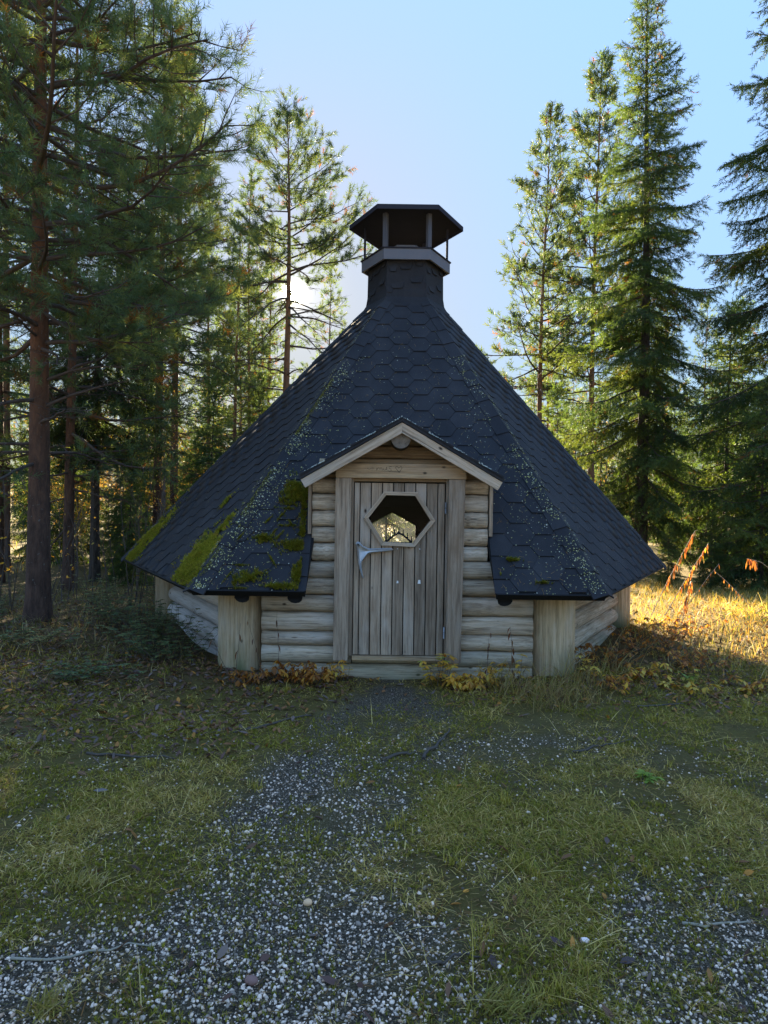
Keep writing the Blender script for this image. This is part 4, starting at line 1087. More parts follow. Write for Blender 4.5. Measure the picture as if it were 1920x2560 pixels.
# dark spruce with a bare lower stem, left
m = spruce('spruce_stem', 8.8, .10, 2.5, 1.75, 105, 41, TS_MID, .20, .40, 1.0, colors=SPR_C * .75)
plant_tree('spruce_tree', m, -5.45, 12.7, 'dark spruce with drooping skirt over a bare lower stem')
# understorey spruces
m_u = spruce('spruce_small', 5.2, .055, .25, 1.35, 90, 43, TS_FAR, .19, .30, 1.0, colors=SPR_C * 1.25, pw=.85)
for (x, y, s, rz, lb) in ((-4.9, 17.5, .62, 0, 'small green spruce between the paired pines and the spruce with the bare stem'),
                          (-8.6, 17.0, .8, 2, 'small spruce filling the gap at the picture\'s edge by the big pine'),
                          (-3.75, 14.6, .8, 4.4, 'young spruce between the paired pines and the mossy roof edge'),
                          (-4.0, 21.5, 1.05, 1, 'young spruce showing above the mossy roof slope'),
                          (-5.9, 15.2, .55, 2.7, 'knee-high dark spruce left of the paired pine stems'),
                          (-7.4, 16.2, .7, .9, 'young spruce showing between the big trunk and the dark spruce stem'),
                          (-6.6, 18.5, .9, 5.1, 'young spruce behind the dark spruce stem'),
                          (-4.6, 12.2, .42, 3.9, 'tiny spruce standing behind the mossy eave corner'),
                          (-9.8, 15.5, .6, 1.9, 'tiny spruce beside the sunny clearing'),
                          (.05, 17.0, .75, 1.2, 'young spruce behind the hut, glimpsed through its two windows'),
                          (1.0, 19.5, .8, 2.9, 'farther young spruce behind the hut, glimpsed through its two windows'),
                          (4.25, 13.4, .22, .3, 'spruce seedling added to shade the ground behind the bright grass, nearest the hut'),  # four seedlings added to throw shade on the ground past the bright grass
                          (4.95, 13.7, .26, 1.3, 'middle spruce seedling added to shade the ground behind the bright grass'),
                          (5.6, 13.2, .24, 2.3, 'spruce seedling in front of the tall spruce\'s foot'),
                          (6.3, 12.9, .28, 4.3, 'outermost spruce seedling added to shade the ground behind the bright grass'),
                          (7.1, 12.6, .75, 3.3, 'low dark spruce with branches to the ground beside the tall one'),
                          (8.9, 17.5, 1.3, 4.1, 'medium spruce glowing yellow-green between the two big spruces'),
                          (10.6, 20.0, 1.45, .5, 'medium spruce beyond the dark edge spruce'),
                          (5.0, 19.5, .95, 5.5, 'young spruce just behind the plain roof slope')):
    plant_tree('spruce_tree', m_u, x, y, lb, 'young spruces in the undergrowth', rz, s)
# slim trees farther back, built once and copied
far_p = [pine('pine_far%d' % i, (13.0, 11.0, 14.5)[i], .10, (4.0, 2.6, 5.5)[i], 1.7, 44, 60 + i, TP_FAR, .26, lambda q: (1 - q) ** .65 * (.7 + .3 * min(1, q * 5)), bark_m='bark_pine_far', dens=.75, bare=8, colors=PINE_C * 1.2, brown=.05) for i in range(3)]
far_s = [spruce('spruce_far%d' % i, (10.5, 7.5)[i], .10, .5, 1.6, 70, 70 + i, TS_FAR, .27, .35, .75, colors=SPR_C * 1.15) for i in range(2)]
fg = random.Random(4)
slim = [(-7.2, 20.0, 1, 'slim pine stem between the big pine and the dark spruce stem'), (-6.0, 23.0, 0, 'slim pine behind the paired pines, its stem just clear of the roof edge'),
        (-4.9, 22.0, 1, 'thin pine stem nearest the mossy roof slope'), (-8.0, 14.2, 2, 'grey pine stem close behind the big reddish trunk'),
        (-2.6, 30.0, 0, 'distant pine between the sun-crossed pine and the chimney'), (-5.7, 26.5, 1, 'yellowish pine left of the sun-crossed pine'),
        (-5.9, 30.0, 2, 'pale backlit pine over the mossy roof slope'), (-6.5, 20.8, 2, 'thin reddish stem right of the dark spruce stem'), (-5.0, 28.5, 0, 'thin far stem just over the mossy slope'), (-4.95, 24.5, 2, 'thin far stem nearest the sun-crossed pine'),
        (9.9, 26.0, 0, 'distant pine showing sky behind the dark edge spruce')]
for (x, y, i, lb) in slim:
    plant_tree('pine_tree', far_p[i], x, y, lb, None, fg.uniform(0, 6), fg.uniform(.9, 1.05))
n_far = 0
for y in np.arange(30, 78, 6.0):
    x = -.62 * y
    while x < .68 * y:
        x += fg.uniform(2.2, 4.6) * (1 + (y - 30) / 60)
        yy = y + fg.uniform(-2.6, 2.6)
        if y < 58 and -.17 < x / yy < .19: continue              # the open gap behind the hut
        if x / yy < -.44 and y < 48: continue                    # the sunny clearing
        if fg.random() < .62:
            plant_tree('pine_tree', far_p[fg.randrange(3)], x, yy, 'slim pine in the distant forest', 'distant forest pines', fg.uniform(0, 6.28), fg.uniform(.75, 1.15))
        else:
            plant_tree('spruce_tree', far_s[fg.randrange(2)], x, yy, 'narrow spruce in the distant forest', 'distant forest spruces', fg.uniform(0, 6.28), fg.uniform(.7, 1.25))
        n_far += 1
# ------------------------------------------------------------------ ground cover
vg = np.random.default_rng(99)
def ground_pts(n, y0, y1, half=.64, x0=None, x1=None):
    """random ground points, denser towards the camera"""
    y = y0 * (y1 / y0) ** vg.uniform(0, 1, n)
    if x0 is not None: return vg.uniform(x0, x1, n), y
    x = vg.uniform(-half, half, n) * y
    side = vg.uniform(0, 1, n) < .24            # thinning out to both sides
    x = np.where(side, np.sign(x) * (half * y + 2.6 * vg.uniform(0, 1, n) ** 1.5), x)
    return x, y
def near_hut(x, y): return ((np.abs(x - HX) < 1.72) & (y > HY - 2.62)) | (np.hypot(x - HX, y - HY) < 2.72)
def free(x, y):
    """outside the hut's walls"""
    a = np.zeros_like(x, bool) | True
    for k in range(6):
        an = R(60 * k + 30); a &= ((x - HX) * math.cos(an) + (y - HY) * math.sin(an)) < 2.60
    return ~a
# gravel
ico = []
ph = (1 + 5 ** .5) / 2
ico_v = np.array([(-1, ph, 0), (1, ph, 0), (-1, -ph, 0), (1, -ph, 0), (0, -1, ph), (0, 1, ph), (0, -1, -ph), (0, 1, -ph), (ph, 0, -1), (ph, 0, 1), (-ph, 0, -1), (-ph, 0, 1)]) / 1.9
ico_f = np.array([(0, 11, 5), (0, 5, 1), (0, 1, 7), (0, 7, 10), (0, 10, 11), (1, 5, 9), (5, 11, 4), (11, 10, 2), (10, 7, 6), (7, 1, 8), (3, 9, 4), (3, 4, 2), (3, 2, 6), (3, 6, 8), (3, 8, 9), (4, 9, 5), (2, 4, 11), (6, 2, 10), (8, 6, 7), (9, 8, 1)])
grav = Acc()
STC = np.array([[.62, .58, .54], [.48, .45, .42], [.56, .50, .44], [.34, .32, .30], [.20, .19, .18], [.09, .083, .075], [.42, .33, .26]])
def pebbles(n, y0, y1, smin, smax, pw, dens):
    x, y = ground_pts(n, y0, y1); m = path_mask(x, y); ok = (vg.uniform(0, 1, n) < m * dens + .085 * (y < 4.7)) & free(x, y)
    x, y = x[ok], y[ok]; n = len(x)
    s = smin + (smax - smin) * vg.uniform(0, 1, n) ** pw
    # crushed grit is finer and darker by the door
    dk = sstep(4.0, 5.2, y); s = s * (1 - .5 * dk)
    pr = vg.uniform(0, 1, n) < .15 + .62 * dk
    ci = np.where(pr, vg.choice([4, 5, 3], n, p=[.4, .45, .15]), vg.choice(7, n, p=[.26, .22, .18, .15, .08, .05, .06]))
    for v in range(4):
        sel = np.arange(n) % 4 == v; k = sel.sum(); g2 = np.random.default_rng(v)
        tv = ico_v * g2.uniform(.72, 1.25, (12, 1)) + g2.normal(0, .08, (12, 3))
        P = np.stack([x[sel], y[sel], gz(x[sel], y[sel]) + s[sel] * .22], 1)
        d = np.stack([vg.normal(0, .35, k), vg.normal(0, .35, k), np.ones(k)], 1)
        V, T = stamp(tv, ico_f, P, frames(d, vg), np.stack([s[sel] * vg.uniform(.8, 1.3, k), s[sel] * vg.uniform(.6, 1.0, k), s[sel] * vg.uniform(.45, .8, k)], 1))
        grav.add(V, T, (STC[ci[sel]] * vg.uniform(.75, 1.1, (k, 1))).repeat(12, 0))
pebbles(86000, 1.75, 6.0, .0022, .0086, 1.9, .62)
pebbles(1900, 1.75, 5.0, .007, .014, 2.0, .5)
kind(grav.obj('gravel', M['stone']), 'stuff', 'pale crushed stone and grit showing through the moss in front of the hut', 'gravel')
# grass blades
def blades(acc, x, y, L, W, lean, cols, z=None, bend=.6, hd=None):
    n = len(x); a = vg.uniform(0, 2 * np.pi, n) if hd is None else hd
    z = gz(x, y) if z is None else z
    base = np.stack([x, y, z], 1)
    hx, hy = np.cos(a), np.sin(a); sx, sy = -np.sin(a + vg.normal(0, .6, n)), np.cos(a)
    le = np.clip(lean + vg.normal(0, .22, n), 0, 1.5); le2 = np.clip(le + bend * vg.uniform(.3, 1.2, n), 0, 1.75)
    d1 = np.stack([hx * np.sin(le), hy * np.sin(le), np.cos(le)], 1); d2 = np.stack([hx * np.sin(le2), hy * np.sin(le2), np.cos(le2)], 1)
    sd = np.stack([sx, sy, np.zeros(n)], 1); sd /= np.linalg.norm(sd, axis=1)[:, None]
    mid = base + d1 * (L * .5)[:, None]; tip = mid + d2 * (L * .5)[:, None]; tip[:, 2] = np.maximum(tip[:, 2], z + .003)
    w = W[:, None] * sd
    V = np.stack([base - w, base + w, mid - w * .8, mid + w * .8, tip], 1).reshape(-1, 3)
    T = (np.array([(0, 1, 3), (0, 3, 2), (2, 3, 4)])[None] + (np.arange(n) * 5)[:, None, None]).reshape(-1, 3)
    acc.add(V, T, cols.repeat(5, 0))
GC = np.array([[.20, .195, .050], [.27, .245, .072], [.14, .16, .042], [.40, .33, .15], [.52, .44, .25], [.29, .24, .08]])
grass = Acc()
x, y = ground_pts(410000, 1.75, 7.0)
m = path_mask(x, y); tuf = vnoise(x, y, .35, 21) * .6 + vnoise(x, y, .1, 22) * .4
ok = (vg.uniform(0, 1, len(x)) < (1 - m) ** 1.6 * np.clip(.05 + 2.6 * (tuf - .38), .03, 1) * (1 - .75 * sstep(4.3, 5.2, y) * sstep(-.3, -.9, x))) & free(x, y); x, y, tuf = x[ok], y[ok], tuf[ok]; n = len(x)
dry = vnoise(x, y, .9, 23)
ci = np.where(vg.uniform(0, 1, n) < .24 + .40 * sstep(.4, .65, dry), vg.choice([3, 4, 5], n, p=[.35, .2, .45]), vg.choice([0, 1, 2, 5], n, p=[.3, .3, .15, .25]))
blades(grass, x, y, vg.uniform(.018, .060, n) * (.6 + .8 * tuf) + .008, vg.uniform(.0007, .0016, n) * (1 + .16 * y), np.full(n, 1.2), GC[ci] * vg.uniform(.7, 1.2, (n, 1)))
# long loose straws lying over it
x, y = ground_pts(700, 1.8, 6.5); ok = (path_mask(x, y) < .6) & free(x, y); x, y = x[ok], y[ok]; n = len(x)
blades(grass, x, y, vg.uniform(.12, .34, n), vg.uniform(.0008, .0014, n) * (1 + .12 * y), np.full(n, 1.25), GC[vg.choice([3, 4, 5], n)] * vg.uniform(.8, 1.3, (n, 1)), bend=.3)
# straw bits, dead needles and bark crumbs lying flat
x, y = ground_pts(34000, 1.75, 7.5); ok = free(x, y) & (vg.uniform(0, 1, len(x)) < 1 - .75 * path_mask(x, y)); x, y = x[ok], y[ok]; n = len(x)
blades(grass, x, y, vg.uniform(.012, .055, n), vg.uniform(.0007, .0018, n) * (1 + .15 * y), np.full(n, 1.5), np.array([[.10, .065, .04], [.20, .14, .08], [.33, .25, .14], [.07, .05, .035], [.16, .09, .045]])[vg.choice(5, n)] * vg.uniform(.7, 1.2, (n, 1)), bend=.05, z=gz(x, y) + vg.uniform(.003, .014, n))
# little upright tufts
for i in range(60):
    cx, cy = ground_pts(1, 1.85, 5.4); 
    if path_mask(cx, cy)[0] > .85 or not free(cx, cy)[0]: continue
    k = int(vg.integers(18, 55)); x = cx + vg.normal(0, .022, k); y = cy + vg.normal(0, .022, k)
    blades(grass, x, y, vg.uniform(.03, .085, k), vg.uniform(.0009, .0017, k) * (1 + .14 * cy), np.full(k, .45), GC[vg.choice([0, 1, 2, 3], k, p=[.35, .35, .2, .1])] * vg.uniform(.8, 1.25, (k, 1)), bend=.8)
kind(grass.obj('grass', M['blade']), 'stuff', 'short matted olive grass with loose straws in front of the hut', 'grass')
# low moss cushions on the ground
gmoss = Acc()
x, y = ground_pts(80000, 1.8, 6.4); m = path_mask(x, y); mo = vnoise(x, y, .5, 33) * .65 + vnoise(x, y, .14, 34) * .35
mo = mo + .35 * np.exp(-((x - 2.9) / .7) ** 2 - ((y - 5.0) / .6) ** 2) + .25 * np.exp(-((x - .75) / .4) ** 2 - ((y - 5.2) / .35) ** 2)
ok = (mo > .45) & (vg.uniform(0, 1, len(x)) < (1 - .8 * m)) & free(x, y); x, y, mo = x[ok], y[ok], mo[ok]; n = len(x)
P = np.stack([x, y, gz(x, y)], 1); nn = np.array([[0, 0, 1.0]]) + vg.normal(0, .3, (n, 3))
V, T = stamp(tuft_v, tuft_f, P, frames(nn, vg), vg.uniform(.007, .018, n) * (1 + .1 * y))
c = np.array([[.18, .185, .036], [.24, .235, .044], [.12, .13, .032], [.20, .16, .055]])[vg.choice(4, n, p=[.4, .25, .2, .15])] * vg.uniform(.7, 1.2, (n, 1))
gmoss.add(V, T, c.repeat(15, 0))
kind(gmoss.obj('ground_moss', M['moss']), 'stuff', 'low green moss covering the ground between gravel and grass', 'moss')
# fallen leaves
lf_v = np.array([(-.0, -1, 0), (.42, -.35, .10), (.40, .35, .12), (0, 1, .02), (-.40, .35, .12), (-.42, -.35, .10), (0, 0, 0)], float) * .5
lf_f = np.array([(0, 1, 6), (1, 2, 6), (2, 3, 6), (3, 4, 6), (4, 5, 6), (5, 0, 6)])
def leaves(acc, P, nrm_, s, cols, g=vg):
    V, T = stamp(lf_v, lf_f, P, frames(nrm_, g), s); acc.add(V, T, cols.repeat(7, 0))
LC = np.array([[.085, .055, .052], [.12, .075, .055], [.17, .095, .05], [.24, .13, .045], [.36, .19, .05], [.13, .11, .115]])
lit = Acc()
x, y = ground_pts(48000, 1.8, 11.0, .66)
w = .006 + .95 * sstep(4.6, 5.7, y) * (.25 + .75 * vnoise(x, y, .6, 41)) * np.where(x < -.25, 1, np.where(x > .5, .95, .12)) + .5 * sstep(-.3, -1.2, x) * sstep(3.7, 4.7, y)
ok = (vg.uniform(0, 1, len(x)) < w) & free(x, y); x, y = x[ok], y[ok]; n = len(x)
P = np.stack([x, y, gz(x, y) + vg.uniform(.004, .022, n)], 1)
pr = np.where(x > 0, .35, .12)
ci = np.where(vg.uniform(0, 1, n) < pr, vg.choice([3, 4, 2], n), vg.choice([0, 1, 2, 5], n, p=[.35, .3, .15, .2]))
leaves(lit, P, np.array([[0, 0, 1.0]]) + vg.normal(0, .38, (n, 3)), np.stack([vg.uniform(.03, .06, n), vg.uniform(.035, .075, n), vg.uniform(.03, .12, n)], 1), LC[ci] * vg.uniform(.7, 1.2, (n, 1)))
kind(lit.obj('fallen_leaves', M['litter']), 'stuff', 'wet brown fallen leaves lying on the forest floor round the hut', 'leaves')
# taller yellowing grass in the sun beside the hut
tall = Acc()
YC = np.array([[.46, .36, .11], [.38, .33, .09], [.24, .25, .06], [.48, .28, .08], [.55, .46, .24]])
x = vg.uniform(2.7, 8.5, 26000); y = vg.uniform(5.5, 13.5, 26000)
w = sstep(5.4, 6.8, y + .7 * (x - 3.3)) * (.3 + .7 * vnoise(x, y, .5, 51)); ok = (vg.uniform(0, 1, 26000) < w) & free(x, y); x, y = x[ok], y[ok]; n = len(x)
blades(tall, x, y, vg.uniform(.06, .26, n), vg.uniform(.0018, .0038, n), np.full(n, .55), YC[vg.choice(5, n)] * vg.uniform(.7, 1.15, (n, 1)), bend=.9)
# and wilted stuff on the shaded side, left of the hut and along the wall
x = vg.uniform(-6.5, -1.6, 14000); y = vg.uniform(4.9, 12.5, 14000)
w = (.12 + .6 * vnoise(x, y, .8, 52)) * sstep(4.8, 6.6, y); ok = (vg.uniform(0, 1, 14000) < w) & free(x, y); x, y = x[ok], y[ok]; n = len(x)
blades(tall, x, y, vg.uniform(.05, .22, n), vg.uniform(.0016, .0030, n), np.full(n, .6), GC[vg.choice([0, 2, 3, 4, 5], n, p=[.25, .2, .2, .1, .25])] * vg.uniform(.7, 1.2, (n, 1)), bend=.9)
x = vg.uniform(-60, 60, 16000); y = 13 + 35 * vg.uniform(0, 1, 16000) ** 1.3; ok = np.abs(x) < .75 * y; x, y = x[ok], y[ok]; n = len(x)
blades(tall, x, y, vg.uniform(.12, .45, n), vg.uniform(.006, .014, n), np.full(n, .5), YC[vg.choice(5, n)] * vg.uniform(.6, 1.1, (n, 1)), bend=.8)
kind(tall.obj('tall_grass', M['blade_dry']), 'stuff', 'taller yellow and wilted grass around the hut and in the clearing', 'grass')

# ------------------------------------------------------------------ single plants
def bent(p0, p1, n=7, sag=.15, g=vg):
    p0, p1 = np.array(p0, float), np.array(p1, float); t = np.linspace(0, 1, n)[:, None]
    m_ = (p0 + p1) / 2 + np.array([0, 0, sag * np.linalg.norm(p1 - p0)])
    return (1 - t) ** 2 * p0 + 2 * t * (1 - t) * m_ + t ** 2 * p1 + g.normal(0, .004, (n, 3)) * t
def leafy_plant(name, x, y, label, cols, nst, h, ls, group, spread=.14, per=4, droop=.35, cat='plant'):
    if cat == 'plant' and nst > 2: nst = int(nst * 1.6); spread *= 1.1; cols = cols * 1.15
    z = float(gz(x, y)); o = thing(empty(name, (x, y, z)), label, cat, group)
    st = Acc(); lv = Acc(); g = np.random.default_rng(int(abs(x * 971 + y * 131) * 10))
    for i in range(nst):
        a = g.uniform(0, 6.28); r_ = spread * g.uniform(.1, 1); b = np.array([g.normal(0, spread * .35), g.normal(0, spread * .25), -.01])
        tip = b + np.array([r_ * math.cos(a), r_ * math.sin(a) * .6, h * g.uniform(.5, 1.1)])
        pts = bent(b, tip, 6, .1, g); V, T = tube_arrays(pts, np.linspace(.0024, .0014, 6), 4, False); st.add(V, T)
        for j in range(per):
            q = pts[-1] if j == 0 else pts[int(g.integers(2, 6))]
            aa = g.uniform(0, 6.28); n3 = int(g.choice([1, 3, 3, 5]))
            for k in range(n3):
                a2 = aa + (k - (n3 - 1) / 2) * .75; s_ = ls * g.uniform(.7, 1.2) * (1 if k == (n3 - 1) // 2 else .8)
                dr = np.array([math.cos(a2), math.sin(a2), -droop * g.uniform(.2, 1.6)]); dr = nrmz(dr)
                sd = nrmz(np.cross(dr, [0, 0, 1])); up = np.cross(sd, dr)
                rot = np.stack([sd, dr, up], 1)[None]
                c = cols[g.integers(len(cols))] * g.uniform(.75, 1.2)
                V, T = stamp(lf_v, lf_f, (q + dr * s_ * .6)[None], rot, np.array([[s_ * g.uniform(.75, 1), s_, s_ * g.uniform(.2, 1.4)]])); lv.add(V, T, np.tile(c, (7, 1)))
    st.obj('stems', M['twig'], o); lv.obj('leaves', M['leaf'], o)
    return o
YEL = np.array([[.50, .36, .05], [.46, .38, .08], [.38, .33, .09], [.42, .26, .05]])
ORG = np.array([[.30, .14, .03], [.22, .10, .03], [.38, .22, .05], [.16, .08, .035]])
GRN = np.array([[.22, .30, .06], [.14, .22, .05], [.40, .36, .08]])
gp = 'yellowing raspberry shoots at the foot of the hut'
leafy_plant('raspberry_shoot', .50, 5.62, 'bright yellow and green raspberry shoot just right of the doorway', np.concatenate([YEL, YEL, GRN[:1]]), 6, .26, .085, gp, .16, 4)
leafy_plant('raspberry_shoot', .72, 5.55, 'drooping yellow-brown raspberry clump beside the bright shoot', np.concatenate([YEL, ORG[2:3]]), 9, .17, .075, gp, .17, 5, .8)
leafy_plant('raspberry_shoot', -.62, 5.60, 'wilted orange-brown raspberry clump under the wall, left of the door', np.concatenate([ORG, YEL[3:]]), 13, .20, .070, gp, .20, 5, .9)
leafy_plant('raspberry_shoot', -.86, 5.62, 'small wilted brown clump near the post, left of the door', ORG, 7, .14, .06, gp, .15, 4, .9)
leafy_plant('raspberry_shoot', -.30, 5.74, 'tiny yellow seedling at the sill, left of the path', YEL, 3, .13, .05, gp, .06, 2)
leafy_plant('raspberry_shoot', -.02, 5.76, 'two tiny brown leaves at the middle of the sill', ORG[2:], 2, .08, .05, gp, .06, 2)
leafy_plant('raspberry_shoot', 1.18, 5.68, 'thin yellow-leaved shoot against the wall by the straw tussocks', YEL, 3, .26, .05, gp, .10, 3)
leafy_plant('raspberry_shoot', 1.74, 5.55, 'yellow-leaved shoot in front of the plain corner post', YEL, 3, .25, .06, gp, .12, 3)
leafy_plant('raspberry_shoot', 2.30, 5.80, 'yellow-brown bramble clump under the plain side wall', np.concatenate([YEL, ORG]), 9, .16, .065, gp, .26, 4, .7)
leafy_plant('raspberry_shoot', 2.62, 5.66, 'pale green leaved shoot among the yellow ones, away from the wall', GRN, 3, .17, .075, gp, .10, 3)
leafy_plant('raspberry_shoot', 2.50, 5.50, 'golden leaf clump in front of the pale green shoot', YEL, 5, .10, .07, gp, .18, 4, .7)
leafy_plant('raspberry_shoot', 3.06, 5.55, 'brownish yellow clump at the picture\'s edge by the sunny grass', np.concatenate([YEL, ORG]), 6, .12, .065, gp, .2, 4, .7)
leafy_plant('raspberry_shoot', 2.05, 6.2, 'rusty bramble thicket pressed against the plain side wall', ORG, 16, .24, .06, gp, .34, 4, .8)
leafy_plant('raspberry_shoot', 2.75, 6.95, 'rusty orange thicket at the edge of the sun', np.concatenate([ORG, ORG[:1] * 1.5]), 20, .28, .06, gp, .42, 4, .8)
leafy_plant('raspberry_shoot', 3.35, 7.7, 'sunlit orange bracken-like clump behind the plain eave corner', np.concatenate([ORG * 1.3, YEL]), 18, .28, .06, gp, .45, 4, .8)
leafy_plant('raspberry_shoot', 4.35, 7.9, 'sunlit yellow clump in the middle of the bright grass', np.concatenate([YEL, GRN]), 14, .26, .06, gp, .5, 4, .6)
leafy_plant('raspberry_shoot', -1.12, 5.50, 'rusty leaf clump right in front of the mossy-side corner post', ORG, 9, .13, .06, gp, .18, 4, .9)
leafy_plant('raspberry_shoot', -.42, 5.66, 'brown and gold clump by the door casing, left of the sill', np.concatenate([ORG, YEL]), 6, .17, .06, gp, .12, 4, .8)
leafy_plant('raspberry_shoot', .95, 5.66, 'yellow clump between the drooping one and the straw tussocks', YEL, 7, .18, .065, gp, .15, 4, .6)
leafy_plant('raspberry_shoot', 1.95, 5.45, 'brown bramble clump in front of the plain corner post\'s outer side', np.concatenate([ORG, YEL[:1]]), 9, .14, .06, gp, .22, 4, .8)
leafy_plant('raspberry_shoot', 2.9, 6.2, 'russet thicket at the foot of the sunny bank', ORG * 1.2, 16, .22, .055, gp, .4, 4, .8)
leafy_plant('green_rosette', 1.47, 3.70, 'small fresh green rosette alone on the mossy ground', np.array([[.16, .26, .05], [.22, .32, .07]]), 7, .05, .055, None, .05, 2, .2)
# lingonberry-like evergreen shrubs
EVG = np.array([[.09, .17, .09], [.13, .22, .12], [.07, .12, .065], [.18, .23, .10], [.20, .16, .07]])
ge = 'evergreen dwarf shrubs on the mossy side'
for (x, y, n_, h, lb) in ((-2.15, 6.55, 44, .34, 'dense evergreen dwarf shrub against the grey side wall'), (-2.55, 7.1, 34, .32, 'evergreen dwarf shrub under the mossy eave corner'),
                          (-2.0, 6.1, 30, .22, 'low evergreen dwarf shrub in front of the wall shrub'), (-3.05, 7.5, 30, .30, 'greyish dwarf shrub behind, between big pine and hut'),
                          (-4.35, 7.1, 34, .30, 'evergreen dwarf shrub left of the big pine\'s foot'), (-3.5, 8.6, 34, .34, 'pale-topped dwarf shrub behind the big pine\'s foot'),
                          (-2.9, 8.9, 30, .36, 'leggy dwarf shrub near the far corner post'), (-3.4, 6.6, 22, .16, 'scattered low green sprigs in front of the big pine'),
                          (-2.5, 5.6, 16, .12, 'thin low sprigs on the leaf litter left of the corner post'), (-4.9, 8.4, 26, .3, 'dwarf shrub at the picture\'s edge behind the big pine')):
    leafy_plant('dwarf_shrub', x, y, lb, EVG, int(n_ * 1.2), h * 1.3, .042, ge, .44, 16, .1, 'shrub')
# straw tussocks right of the path
def tussock(x, y, n_, L, label, cols, spread=.10, group='dry grass tussocks', name='grass_tussock'):
    n_ = int(n_ * 1.5); cols = cols * 1.25
    o = None; acc = Acc(); g = np.random.default_rng(int(x * 1000 + 5000)); z = float(gz(x, y))
    for i in range(n_):
        a = g.uniform(0, 6.28); b = np.array([g.normal(0, spread), g.normal(0, spread * .6), 0]); l = L * g.uniform(.45, 1.1); lean = g.uniform(.1, .8)
        t = np.linspace(0, 1, 6); th = lean + t * g.uniform(.4, 1.9)
        stp = l / 5; px = np.concatenate([[0], np.cumsum(np.sin(th[:-1]) * stp)]); pz = np.concatenate([[0], np.cumsum(np.cos(th[:-1]) * stp)]); pz = np.maximum(pz, .004)
        P = b + np.stack([px * math.cos(a), px * math.sin(a), pz], 1); w = np.linspace(.0030, .0005, 6)[:, None] * np.array([[-math.sin(a + .9), math.cos(a + .9), 0]])
        V = np.empty((12, 3)); V[0::2] = P - w; V[1::2] = P + w
        T = [q for k in range(5) for q in ((2 * k, 2 * k + 1, 2 * k + 3), (2 * k, 2 * k + 3, 2 * k + 2))]
        acc.add(V, T, cols[g.integers(len(cols))] * g.uniform(.75, 1.2))
    o = acc.obj(name, M['blade_dry']); o.location = (x, y, z); return thing(o, label, 'grass', group)
STR = np.array([[.34, .27, .13], [.26, .20, .09], [.20, .13, .06], [.24, .22, .07]])
tussock(1.12, 5.35, 95, .36, 'straw-coloured tussock right of the yellow raspberry clump', STR, .14)
tussock(1.45, 5.22, 90, .30, 'arching straw tussock between the raspberry clump and the corner post', STR, .14)
tussock(1.66, 5.62, 60, .42, 'tall thin straw blades in front of the plain corner post', STR, .12)
tussock(.95, 5.60, 50, .34, 'upright straw blades close to the wall', STR, .12)
tussock(1.22, 5.00, 70, .22, 'low browned tussock nearest the camera in the straw patch', STR * .75, .13)
tussock(2.08, 6.00, 26, .55, 'few long arching blades beside the plain side wall', STR, .08)
tussock(-.98, 1.98, 70, .11, 'short green-brown tussock in the gravel at the lower edge', np.concatenate([GC[:2], STR[:1]]), .035)
tussock(.40, 2.02, 170, .08, 'flattened grey-green grass cushion in the gravel', GC[[0, 1, 5]], .05)
tussock(-1.15, 2.62, 90, .085, 'pale matted tussock between the two gravel strips', GC[[1, 1, 5, 3]], .045)
tussock(-2.55, 8.35, 45, .55, 'yellow grass standing by the far corner post under the mossy eave', STR * np.array([1.2, 1.1, .8]), .12)
tussock(3.3, 8.3, 70, .40, 'sunlit golden tussock behind the plain corner post', YC, .16)
tussock(4.7, 8.6, 90, .35, 'sunlit golden tussock in the bright grass', YC, .13)
# dead willowherb stalks with hanging leaves
M['straw_wood'] = plain('pale_stick', (.32, .27, .2), .85, noise=.3, nscale=30)
HANG = np.array([[.30, .13, .05], [.22, .095, .04], [.34, .19, .075], [.17, .09, .045]])
def stalk(base, tip, sag, nleaf, L, label, cols=HANG, t0=.35, name='willowherb_stalk', r=.006):
    o = thing(empty(name, tuple(base)), label, 'plant', 'dead willowherb stalks'); base = np.array(base, float)
    pts = bent((0, 0, -.02), np.array(tip) - base, 9, sag)
    V, T = tube_arrays(pts, np.linspace(r, r * .4, 9), 5); obj_np('stem', V, T, M['straw_wood'] if base[0] > 3.2 and r > .005 else M['twig'], o)
    for i in range(nleaf):
        f = (t0 + (1 - t0) * (i + vg.uniform(0, 1)) / nleaf) * 8; k = min(int(f), 7); p = pts[k] + (pts[k + 1] - pts[k]) * (f - k)
        n_ = 5; l = L * vg.uniform(.6, 1.2); a = vg.uniform(0, 6.28); P = []
        q = p.copy(); d = np.array([math.cos(a) * .5, math.sin(a) * .5, -.7]); W = []
        for j in range(n_):
            P.append(q.copy()); q = q + nrmz(d) * l / (n_ - 1); d = d * .45 + np.array([vg.normal(0, .15), vg.normal(0, .15), -1.0])
        P = np.array(P); ww = np.array([.15, .8, 1.0, .7, .05]) * l * .10; ta = vg.uniform(0, 6.28) + np.linspace(0, vg.uniform(-2, 2), n_)
        sd = np.stack([np.cos(ta), np.sin(ta), np.zeros(n_)], 1) * ww[:, None]
        V = np.empty((10, 3)); V[0::2] = P - sd; V[1::2] = P + sd
        T = [z_ for k2 in range(4) for z_ in ((2 * k2, 2 * k2 + 1, 2 * k2 + 3), (2 * k2, 2 * k2 + 3, 2 * k2 + 2))]
        obj_np('leaf', V, np.array(T), M['leaf'], o, tint=np.tile(cols[vg.integers(len(cols))] * vg.uniform(.8, 1.2), (10, 1)))
    return o
def gb(x, y): return (x, y, float(gz(x, y)))
stalk(gb(3.28, 8.35), (3.92, 8.45, 1.25), .05, 46, .10, 'tallest leaning dead stalk with orange hanging leaves by the plain eave corner')
